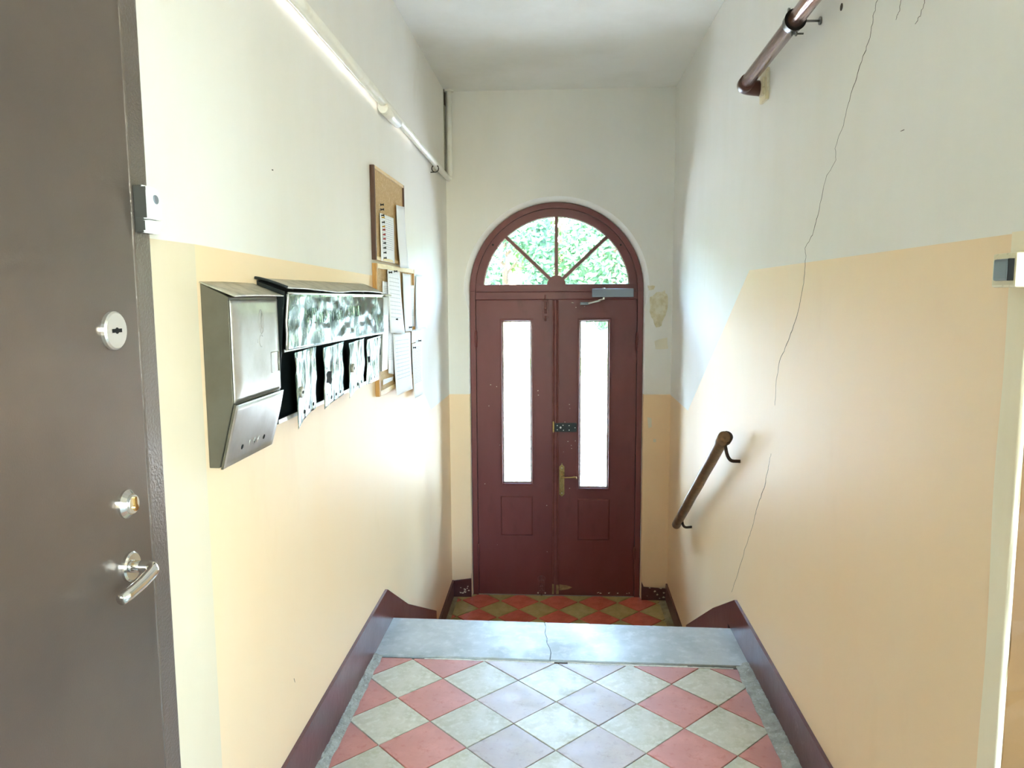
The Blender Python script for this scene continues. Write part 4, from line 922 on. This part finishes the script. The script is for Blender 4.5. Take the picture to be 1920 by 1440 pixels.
# ------------------------------------------------------------------ outside: paving, lawn, trees
bm = B(); box(bm, -60, 60, YT, 120, ZL-.25, ZL-.06); tag(obj('ground', bm, 'asphalt'), 'pale sunlit paving outside the arched door', 'paving', kind='structure')
bm = B(); box(bm, -30, 30, 21.5, 27.0, ZL-.06, ZL-.02)
for k in range(9000):
    x, y = random.uniform(-14, 14), random.uniform(21.5, 27); a = random.uniform(0, PI); h = random.uniform(.06, .16); s = Vector((math.cos(a), math.sin(a), 0))*.02
    c = Vector((x, y, ZL-.02)); bm.faces.new((bm.verts.new(c-s), bm.verts.new(c+s), bm.verts.new(c+Vector((random.uniform(-.03, .03), random.uniform(-.03, .03), h)))))
tag(obj('lawn', bm, 'grass'), 'strip of green lawn seen through the left door pane', 'grass', kind='stuff')
def tree(x, y, h, r, m, label):
    t = thing('tree', label, 'tree', (x, y, ZL-.06), 'trees outside the door'); zc = ZL+h*.56
    bm = B(); tube(bm, [(x, y, ZL-.06), (x+.05, y, ZL+h*.25), (x-.05, y+.05, ZL+h*.55), (x, y, ZL+h*.85)], [.22, .17, .11, .04], 10)
    for k in range(7):
        a = k*2.4; z = ZL+h*(.28+.06*k); q = Vector((x, y, z)); e = q+Vector((math.cos(a)*r*.7, math.sin(a)*r*.7, h*.16)); tube(bm, [q, q.lerp(e, .5)+Vector((0, 0, .1)), e], [.07, .05, .02], 6)
    obj('trunk', bm, 'bark', t)
    bm = B()
    for k in range(6500):
        d = Vector((random.gauss(0, 1), random.gauss(0, 1), random.gauss(0, 1))).normalized()*random.uniform(.35, 1)**.5
        c = Vector((x+d.x*r, y+d.y*r, zc+d.z*h*.46)); 
        if noise.noise(c*.55+Vector((x, 0, 0))) < -.16: continue
        a = Vector((random.gauss(0, 1), random.gauss(0, 1), random.gauss(0, 1))).normalized(); b = a.orthogonal().normalized(); s = random.uniform(.11, .20)
        bm.faces.new([bm.verts.new(c+q) for q in (a*s, b*s*.55, -a*s, -b*s*.55)])
    obj('foliage', bm, m, t, kind='stuff')
for x, y, h, r, m, lb in ((-6.9, 32.4, 7, 2.2, 'leaf_green', 'mid green tree in the front row left of the doorway'), (-2.25, 32.4, 6.6, 2.2, 'leaf_blue_green', 'blue green leafy tree seen through the left fanlight panes'),
                          (2.25, 32.4, 6.8, 2.2, 'leaf_blue_green', 'blue green leafy tree seen through the right fanlight panes'), (6.9, 32.4, 7, 2.2, 'leaf_lime', 'yellow green leafy tree in the front row right of the doorway'),
                          (.1, 38, 8.5, 2.7, 'leaf_green', 'tall mid green tree behind the gap between the front trees'), (-5.7, 38, 8.5, 2.8, 'leaf_blue_green', 'tall blue green tree in the back row left of the doorway'),
                          (5.9, 38, 8.5, 2.8, 'leaf_green', 'tall mid green tree in the back row right of the doorway'), (11.6, 32.4, 7, 2.2, 'leaf_green', 'mid green tree at the right end of the front row outside'), (16.3, 32.4, 7, 2.2, 'leaf_blue_green', 'blue green tree well right of the doorway outside'), (11.7, 38.5, 9, 2.8, 'leaf_lime', 'tall yellow green tree in the back row outside'),
                          (-11.6, 32.4, 7.5, 2.25, 'leaf_blue_green', 'blue green tree added unseen on the left to block low sky'), (-16.3, 32.4, 8, 2.25, 'leaf_lime', 'yellow green tree added far left, unseen, to block low sky'), (-21, 32.4, 8, 2.25, 'leaf_green', 'mid green tree added far left, unseen, to block low sky'), (-25.7, 32.4, 8, 2.25, 'leaf_blue_green', 'blue green tree added at the far left end to block low sky'),  # side trees added out of view to block bright sky near the horizon
                          (21, 32.4, 8, 2.25, 'leaf_lime', 'yellow green tree added far right, unseen, to block low sky'), (25.7, 32.4, 8, 2.25, 'leaf_green', 'mid green tree added at the far right end to block low sky'), (-11.6, 38.5, 10, 2.8, 'leaf_green', 'tall mid green tree added far left in the back row to block sky'), (-17.6, 38.5, 10, 2.8, 'leaf_blue_green', 'tall blue green tree added far left in the back row to block sky'), (17.7, 38.5, 10, 2.8, 'leaf_green', 'tall mid green tree added far right in the back row to block sky')):  # likewise added and unseen, to dim slanting light through the door
    tree(x, y, h, r, m, lb)
